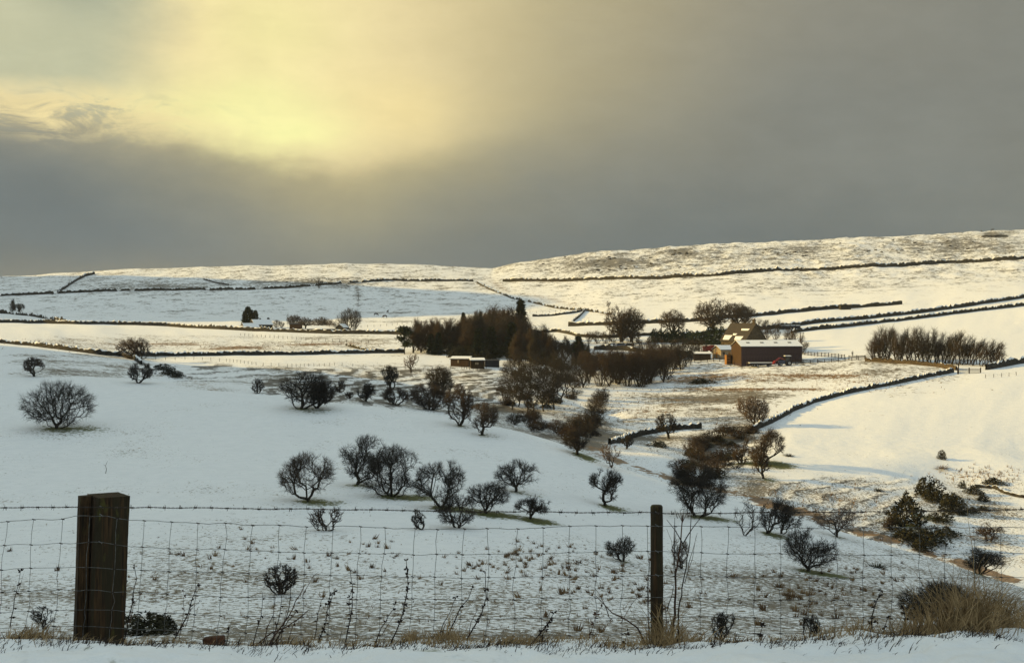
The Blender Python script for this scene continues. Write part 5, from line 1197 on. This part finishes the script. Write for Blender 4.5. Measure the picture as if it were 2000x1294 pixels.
# ================================================================== DEAD STEMS AND GRASS ON THE VERGE
def plant(name, label, stems, cat='plant', m='stem', leaves=0, seed=0, Y=8.9):
    r_ = np.random.default_rng(seed + 50); t = thing(name, label, cat)
    for st in stems:
        pts = st[0]; w = st[1]; mm = st[2] if len(st) > 2 else m; dy = r_.uniform(-.12, .12)
        P_ = [Vector(fp(u, v, Y + dy + .03 * math.sin(k * 1.3 + dy * 20))) for k, (u, v) in enumerate(pts)]
        P_[0].z -= .05; fine = []
        for a, b_ in zip(P_[:-1], P_[1:]):
            n = max(1, int((b_ - a).length / .05))
            for k in range(n): fine.append(a.lerp(b_, k / n) + Vector((r_.normal(), r_.normal(), r_.normal())) * .0022)
        fine.append(P_[-1]); n = len(fine); rad = [w * (1 - .65 * k / max(1, n - 1)) for k in range(n)]
        b_ = MB().tube(fine, rad, 5)
        nl = leaves if len(st) < 4 else st[3]
        for k in range(nl):
            i = int(r_.integers(int(n * .25), n)); c = fine[i]; d = Vector((r_.normal(), r_.normal() * .5, r_.normal() * .8 - .1)).normalized() * r_.uniform(.010, .032); s_ = Vector((d.z, 0, -d.x)) * .28
            b_.add([c, c + d * .5 + s_, c + d + Vector((0, .004, 0)), c + d * .5 - s_], [(0, 1, 2), (0, 2, 3)])
        b_.build('stem', M[mm], t)
    return t
plant('dead_thistle', 'dark leafy dead stem rising just right of the square post', [([(243, 1240), (250, 1210), (258, 1175), (266, 1130), (262, 1104)], .006, 'stem_dark', 26), ([(252, 1205), (262, 1180), (276, 1160)], .003), ([(246, 1200), (240, 1165), (248, 1135)], .003, 'stem_dark', 6)], leaves=8, seed=1)
plant('dead_weed', 'leaning dark dead weed with curled leaves left of the small block', [([(322, 1275), (345, 1240), (362, 1210), (376, 1170), (386, 1140)], .0065, 'stem_dark', 34), ([(362, 1210), (372, 1190), (392, 1172)], .003), ([(350, 1235), (360, 1190), (358, 1150)], .0025)], leaves=6, seed=2)
plant('dead_weed', 'thin dead weed leaning against the left edge', [([(20, 1210), (28, 1170), (36, 1140), (40, 1115)], .004, 'stem_dark', 22), ([(36, 1140), (46, 1120)], .002)], seed=3)
plant('dead_weed', 'short dark spike right of the small block', [([(440, 1255), (447, 1230), (452, 1212)], .0035, 'stem_dark', 10)], seed=4)
plant('bramble_stems', 'sheaf of crossing reddish dead stems left of the centre of the verge', [
    ([(495, 1253), (530, 1235), (560, 1222), (585, 1205), (604, 1189)], .007, 'stem'), ([(515, 1260), (540, 1235), (565, 1200), (585, 1160), (596, 1140)], .0075), ([(520, 1262), (555, 1225), (580, 1190)], .006, 'stem_dark'),
    ([(492, 1254), (502, 1228), (510, 1200), (513, 1170), (512, 1155)], .004, 'stem_dark', 6), ([(510, 1256), (522, 1225), (534, 1200), (538, 1165)], .004), ([(525, 1262), (545, 1210), (550, 1170), (545, 1140)], .0045, 'stem_dark', 8),
    ([(530, 1262), (560, 1205), (567, 1165), (568, 1140), (580, 1125), (576, 1108)], .005, 'stem_dark', 4), ([(545, 1262), (552, 1225), (560, 1190)], .004), ([(560, 1250), (575, 1215), (600, 1195)], .0035), ([(590, 1150), (612, 1125), (622, 1116)], .003), ([(538, 1258), (546, 1235), (536, 1215)], .003)], leaves=3, seed=5)
plant('dead_weed', 'dark curled-leaf weed stem under the net, right of the crossing stems', [([(608, 1256), (618, 1225), (622, 1200), (628, 1170)], .004, 'stem_dark', 8), ([(616, 1256), (636, 1215), (640, 1180), (645, 1160)], .005, 'stem_dark', 34), ([(641, 1175), (650, 1160), (652, 1155)], .004, 'stem_dark', 14)], seed=6)
plant('dead_weed', 'tall bending dead stem with a drooping tip near the middle left', [([(672, 1252), (682, 1220), (688, 1180), (689, 1140), (684, 1117)], .0055, 'stem_dark', 16), ([(684, 1200), (682, 1165), (686, 1155)], .003, 'stem_dark', 12), ([(660, 1250), (668, 1232), (674, 1235)], .003)], seed=7)
plant('dead_weed', 'tallest leafy dead spike of the verge, left of the tan tufts', [([(758, 1254), (775, 1230), (788, 1195), (796, 1150), (795, 1110), (793, 1092)], .006, 'stem_dark', 60), ([(728, 1254), (745, 1225), (760, 1200), (772, 1180)], .005, 'stem_dark', 12), ([(745, 1225), (765, 1208), (776, 1195)], .003)], seed=8)
plant('dead_weed', 'pair of dark forked stems behind the tan tufts', [([(870, 1240), (888, 1212), (900, 1185), (915, 1170), (922, 1148)], .0065, 'stem_dark', 16), ([(856, 1236), (866, 1215), (878, 1198), (890, 1165)], .004, 'stem_dark', 6), ([(905, 1246), (925, 1225), (940, 1200), (950, 1165), (948, 1115)], .006, 'stem_dark', 34), ([(912, 1243), (920, 1215), (935, 1185)], .004)], seed=9)
plant('dead_weed', 'dark clump of short crooked stems leaning right below the middle', [([(1035, 1252), (1055, 1235), (1070, 1218), (1082, 1196)], .006, 'stem_dark', 26), ([(1045, 1254), (1058, 1240), (1066, 1228)], .005, 'stem_dark', 14), ([(1060, 1250), (1055, 1232), (1072, 1215)], .004, 'stem_dark', 10)], seed=10)
plant('dead_branch', 'long brown stem leaning left onto the net from the foot of the round post', [([(1264, 1248), (1245, 1225), (1225, 1210), (1195, 1196), (1180, 1180), (1164, 1163)], .0075, 'stem', 0), ([(1190, 1190), (1178, 1170), (1162, 1148)], .004), ([(1212, 1204), (1235, 1175), (1255, 1155)], .0025), ([(1195, 1196), (1184, 1199)], .003)], seed=11)
plant('dead_weed', 'thin forked weed left of the long leaning stem', [([(1142, 1258), (1155, 1235), (1165, 1200), (1174, 1185)], .004, 'stem', 18), ([(1153, 1238), (1149, 1205)], .003), ([(1218, 1255), (1224, 1238), (1226, 1232)], .003, 'stem_dark', 14)], seed=12)
plant('hogweed', 'tall dead hogweed with branching umbel heads right of the round post', [
    ([(1310, 1262), (1318, 1200), (1320, 1120), (1330, 1060), (1333, 1005)], .011, 'stem', 0), ([(1334, 1048), (1318, 1036), (1302, 1014)], .005, 'stem_dark'), ([(1334, 1048), (1352, 1030), (1372, 1006)], .005, 'stem_dark'),
    ([(1324, 1260), (1326, 1190), (1338, 1120), (1347, 1060), (1350, 1000)], .007, 'stem_dark'), ([(1320, 1120), (1316, 1070), (1318, 1010)], .005, 'stem_dark'), ([(1318, 1090), (1312, 1056), (1302, 1032)], .003), ([(1312, 1062), (1322, 1035)], .003),
    ([(1343, 1095), (1355, 1065), (1362, 1040)], .003), ([(1338, 1125), (1352, 1090), (1360, 1045)], .003), ([(1302, 1180), (1315, 1150), (1316, 1140)], .004, 'stem_dark'), ([(1300, 1262), (1301, 1200), (1298, 1172)], .005, 'stem', 8),
    ([(1333, 1006), (1322, 998)], .003), ([(1333, 1006), (1328, 994)], .003), ([(1333, 1006), (1336, 993)], .003), ([(1333, 1006), (1344, 996)], .003), ([(1322, 998), (1318, 994)], .003), ([(1344, 996), (1348, 999)], .003)], seed=13)
plant('dead_weed', 'thin stalk with a dark seed head close against the left side of the round post', [([(1268, 1255), (1266, 1190), (1267, 1120), (1272, 1070)], .004, 'stem', 6), ([(1268, 1230), (1265, 1180), (1265, 1135)], .0045, 'stem_dark', 4)], seed=14)
plant('dead_weed', 'black leafy stalk bent over beneath the net right of the hogweed', [([(1478, 1262), (1484, 1240), (1490, 1220)], .005, 'stem_dark', 44)], seed=15)
plant('dead_weed', 'ragged black thistle stalks left of the tan grass', [([(1705, 1228), (1702, 1205), (1708, 1185), (1718, 1160), (1720, 1152)], .006, 'stem_dark', 40), ([(1690, 1232), (1700, 1218), (1712, 1212)], .005, 'stem_dark', 22), ([(1722, 1240), (1728, 1225), (1734, 1205)], .006, 'stem_dark', 26), ([(1765, 1240), (1768, 1210), (1764, 1185)], .006, 'stem_dark', 40)], seed=16)
plant('dead_weed', 'very thin tall stalk crossing the barbed wire near the right edge', [([(1905, 1150), (1900, 1080), (1890, 1000), (1888, 940)], .003, 'straw')], seed=17)
# fine grass
def blades(name, label, items, m='straw', kind='stuff', Y0=8.85):
    """items: (u, v, count, spread px, height px, lean)"""
    r_ = np.random.default_rng(len(items) * 7 + int(items[0][0])); V, Q = [], []
    for (u, v, n, sp, h, lean) in items:
        for _ in range(n):
            x, y, z = fp(u + r_.normal() * sp, v, Y0 + r_.normal() * .13); z = ground(x, y) - .01 if kind == 'stuff' else z
            L = h * Y0 / F * r_.uniform(.45, 1.25); a = r_.normal() * .5 + lean; az = r_.normal() * .6; w = r_.uniform(.0016, .0030)
            p0 = np.array([x, y, z]); d = np.array([math.sin(a), az * .5, math.cos(a)]); d /= np.linalg.norm(d); curl = r_.uniform(.1, .9) * np.sign(a + r_.normal() * .3)
            p1 = p0 + d * L * .5; p2 = p1 + (d + np.array([curl * .5, 0, -abs(curl) * .25])) * L * .3; p3 = p2 + (d + np.array([curl * 1.1, 0, -abs(curl) * .9])) * L * .25
            s_ = np.array([math.cos(az), math.sin(az), 0]) * w; o = len(V)
            V += [p0 - s_, p0 + s_, p1 - s_, p1 + s_, p2 - s_ * .7, p2 + s_ * .7, p3, p3 + np.array([0, .0005, 0])]
            Q += [(o, o + 1, o + 3, o + 2), (o + 2, o + 3, o + 5, o + 4), (o + 4, o + 5, o + 7, o + 6)]
    return tag(link(name, fast(name, np.array(V), np.array(Q)), M[m]), label, 'grass', None, kind)
blades('dry_grass', 'big clump of tall tan dead grass at the lower right corner of the verge', [(1800, 1235, 120, 22, 70, .1), (1850, 1235, 240, 26, 90, .15), (1890, 1232, 340, 26, 115, .2), (1925, 1230, 300, 24, 90, .15), (1960, 1232, 120, 20, 70, .3), (1770, 1240, 70, 20, 45, -.1), (1850, 1225, 40, 30, 150, .1), (1910, 1225, 34, 26, 160, .1), (1990, 1235, 90, 20, 60, 0)])
blades('dry_grass', 'tan grass around the foot of the round post', [(1290, 1258, 120, 16, 60, 0), (1320, 1260, 130, 18, 55, .3), (1265, 1256, 50, 14, 38, -.4), (1360, 1258, 60, 24, 34, .6), (1400, 1258, 30, 26, 26, .4), (1300, 1250, 26, 12, 105, .05)])
blades('dry_grass', 'two tan grass tufts in the middle of the verge', [(798, 1246, 90, 8, 34, .3), (845, 1248, 110, 18, 26, .1), (885, 1246, 90, 14, 34, .1), (870, 1240, 20, 14, 70, .2)])
blades('dry_grass', 'low tan grass under the crossing stems', [(520, 1262, 120, 22, 20, .6), (560, 1262, 50, 20, 30, .5), (600, 1262, 40, 20, 18, .3), (1630, 1248, 60, 24, 30, .4), (1680, 1244, 60, 20, 44, -.2)])
blades('verge_grass', 'dark and straw grass blades poking through the snow of the verge', [(u, 1262, 44, 26, h, l) for u, h, l in zip(range(-20, 2040, 34), np.random.default_rng(4).uniform(12, 26, 61), np.random.default_rng(5).normal(.4, .4, 61))], 'straw')
blades('verge_grass', 'dark grass blades at the bottom edge of the snow bank', [(u, 1285, 60, 24, h, .7) for u, h in zip(range(-20, 2040, 40), np.random.default_rng(6).uniform(10, 26, 52))], 'stem_dark', Y0=8.35)
blades('verge_grass', 'shaggy brown tufts at the lower left and middle of the bank', [(60, 1268, 360, 30, 36, .8), (330, 1272, 80, 40, 20, .9), (480, 1274, 120, 40, 18, .9), (870, 1272, 160, 40, 22, .7), (1250, 1276, 120, 50, 18, .6), (1500, 1274, 120, 50, 16, .7), (1850, 1268, 160, 60, 22, .5), (30, 1268, 120, 20, 30, .7), (560, 1276, 90, 26, 20, 1.0), (620, 1276, 60, 26, 16, 1.0), (1000, 1272, 200, 20, 28, .5), (1035, 1270, 120, 24, 22, .4), (740, 1272, 90, 24, 20, .8), (1150, 1276, 90, 30, 18, .8), (1700, 1270, 60, 40, 16, .6)], 'straw', Y0=8.6)
# small rusty block
X, Y, Z = fp(418, 1252, 9.0); o = MB().box((0, 0, 0), (.152, .07, .062), 0, (R(-7), 'Y')).build('rusty_block', M['block']); o.location = (X, Y, Z + .004)
bv = o.modifiers.new('bevel', 'BEVEL'); bv.width = .008; bv.segments = 2
tag(o, 'small rusty brown block lying on the snow bank between the posts', 'block')

# ================================================================== TUFTS IN THE FIELDS (uncountable)
def tufts(name, label, regions, size, m, near=False, seed=3, per=5, lean=.4):
    r_ = np.random.default_rng(seed); V, Q = [], []
    for (u, v, su, sv, n) in regions:
        for _ in range(n):
            uu_, vv_ = u + r_.normal() * su, v + r_.normal() * sv
            yr = at_v(uu_, vv_, near); x = (uu_ - U0) / F * yr; z = ground(x, yr); h = size * r_.uniform(.25, 1.0) ** .8 * 1.45; tl_ = r_.normal(size=2) * .35
            for _ in range(per):
                a = r_.uniform(0, 6.28); ln = lean * r_.uniform(.1, 1.3); d = np.array([math.cos(a) * ln + tl_[0], math.sin(a) * ln + tl_[1], 1]) * h * r_.uniform(.35, 1); w = np.array([-math.sin(a), math.cos(a), 0]) * h * .07
                q_ = r_.uniform(0, .45); b0 = np.array([x + math.cos(a) * h * q_, yr + math.sin(a) * h * q_, z - .03]); o = len(V); V += [b0 - w, b0 + w, b0 + d]; Q.append((o, o + 1, o + 2))
    return tag(link(name, fast(name, np.array(V), np.array(Q)), M[m]), label, 'grass', None, 'stuff')
tufts('grass_tufts', 'scattered straw tufts showing through the snow of the near field', [(500, 1130, 420, 60, 420), (1150, 1130, 260, 60, 420), (1600, 1170, 160, 40, 220), (200, 1150, 180, 60, 160), (900, 1190, 500, 30, 700)], .18, 'rushes', True, 3)
tufts('grass_tufts', 'larger brown grass clumps on the near slope', [(1040, 1085, 60, 16, 50), (1130, 1110, 90, 30, 90), (740, 1075, 20, 12, 12), (640, 1100, 120, 24, 26), (920, 1110, 20, 8, 16), (1580, 1165, 60, 26, 90), (1250, 1160, 80, 24, 50), (350, 1090, 160, 30, 40), (1720, 1120, 60, 14, 24)], .36, 'rushes', True, 4, 22, .6)
tufts('rush_clumps', 'russet rush clumps in the middle fields', [(330, 673, 60, 3, 240), (480, 678, 50, 2, 160), (620, 673, 70, 2, 260), (265, 690, 40, 2, 80), (1400, 740, 60, 6, 260), (1600, 733, 70, 4, 240), (1480, 761, 150, 3, 260), (1230, 800, 90, 18, 420), (1700, 745, 60, 6, 160), (1450, 800, 60, 12, 120), (1920, 930, 50, 10, 180), (1600, 990, 120, 20, 200), (150, 672, 60, 6, 90)], .55, 'rushes', False, 5)
tufts('dark_tufts', 'small dark grass specks across the snow beyond the ridge', [(1230, 780, 120, 24, 300), (700, 740, 120, 20, 260), (1700, 1000, 120, 40, 260), (1350, 770, 100, 20, 200)], .3, 'gorse', False, 6)

# ================================================================== AIR
hz = MB().box((0, 1000, 98), (6400, 4400, 330))
hm = BM.new('winter_haze'); hm.use_nodes = True; ht = NT(hm.node_tree); pv = ht.n('ShaderNodeVolumePrincipled'); pv.inputs['Density'].default_value = .00006
pv.inputs['Color'].default_value = (.86, .92, 1, 1); pv.inputs['Anisotropy'].default_value = .0; ho = ht.n('ShaderNodeOutputMaterial'); hm.node_tree.links.new(pv.outputs[0], ho.inputs['Volume'])
tag(hz.build('haze', hm), 'thin cold winter haze over the valley', kind='stuff')
S.cycles.volume_bounces = 0

X, Y, Z = spot(206, 924, True); tw_ = thing('dead_sapling', 'tiny bare forked twig standing alone in the smooth snow above the square post', 'sapling', (X, Y, Z)); k_ = Y / F
MB().tube([(0, 0, -.1), (2 * k_, 0, 9 * k_), (0, 0, 15 * k_), (4 * k_, 0, 24 * k_)], [.04, .03, .025, .012], 5).build('stem', M['bark'], tw_)
MB().tube([(0, 0, 15 * k_), (-4 * k_, 0, 18 * k_)], [.02, .008], 4).build('branch', M['bark'], tw_)
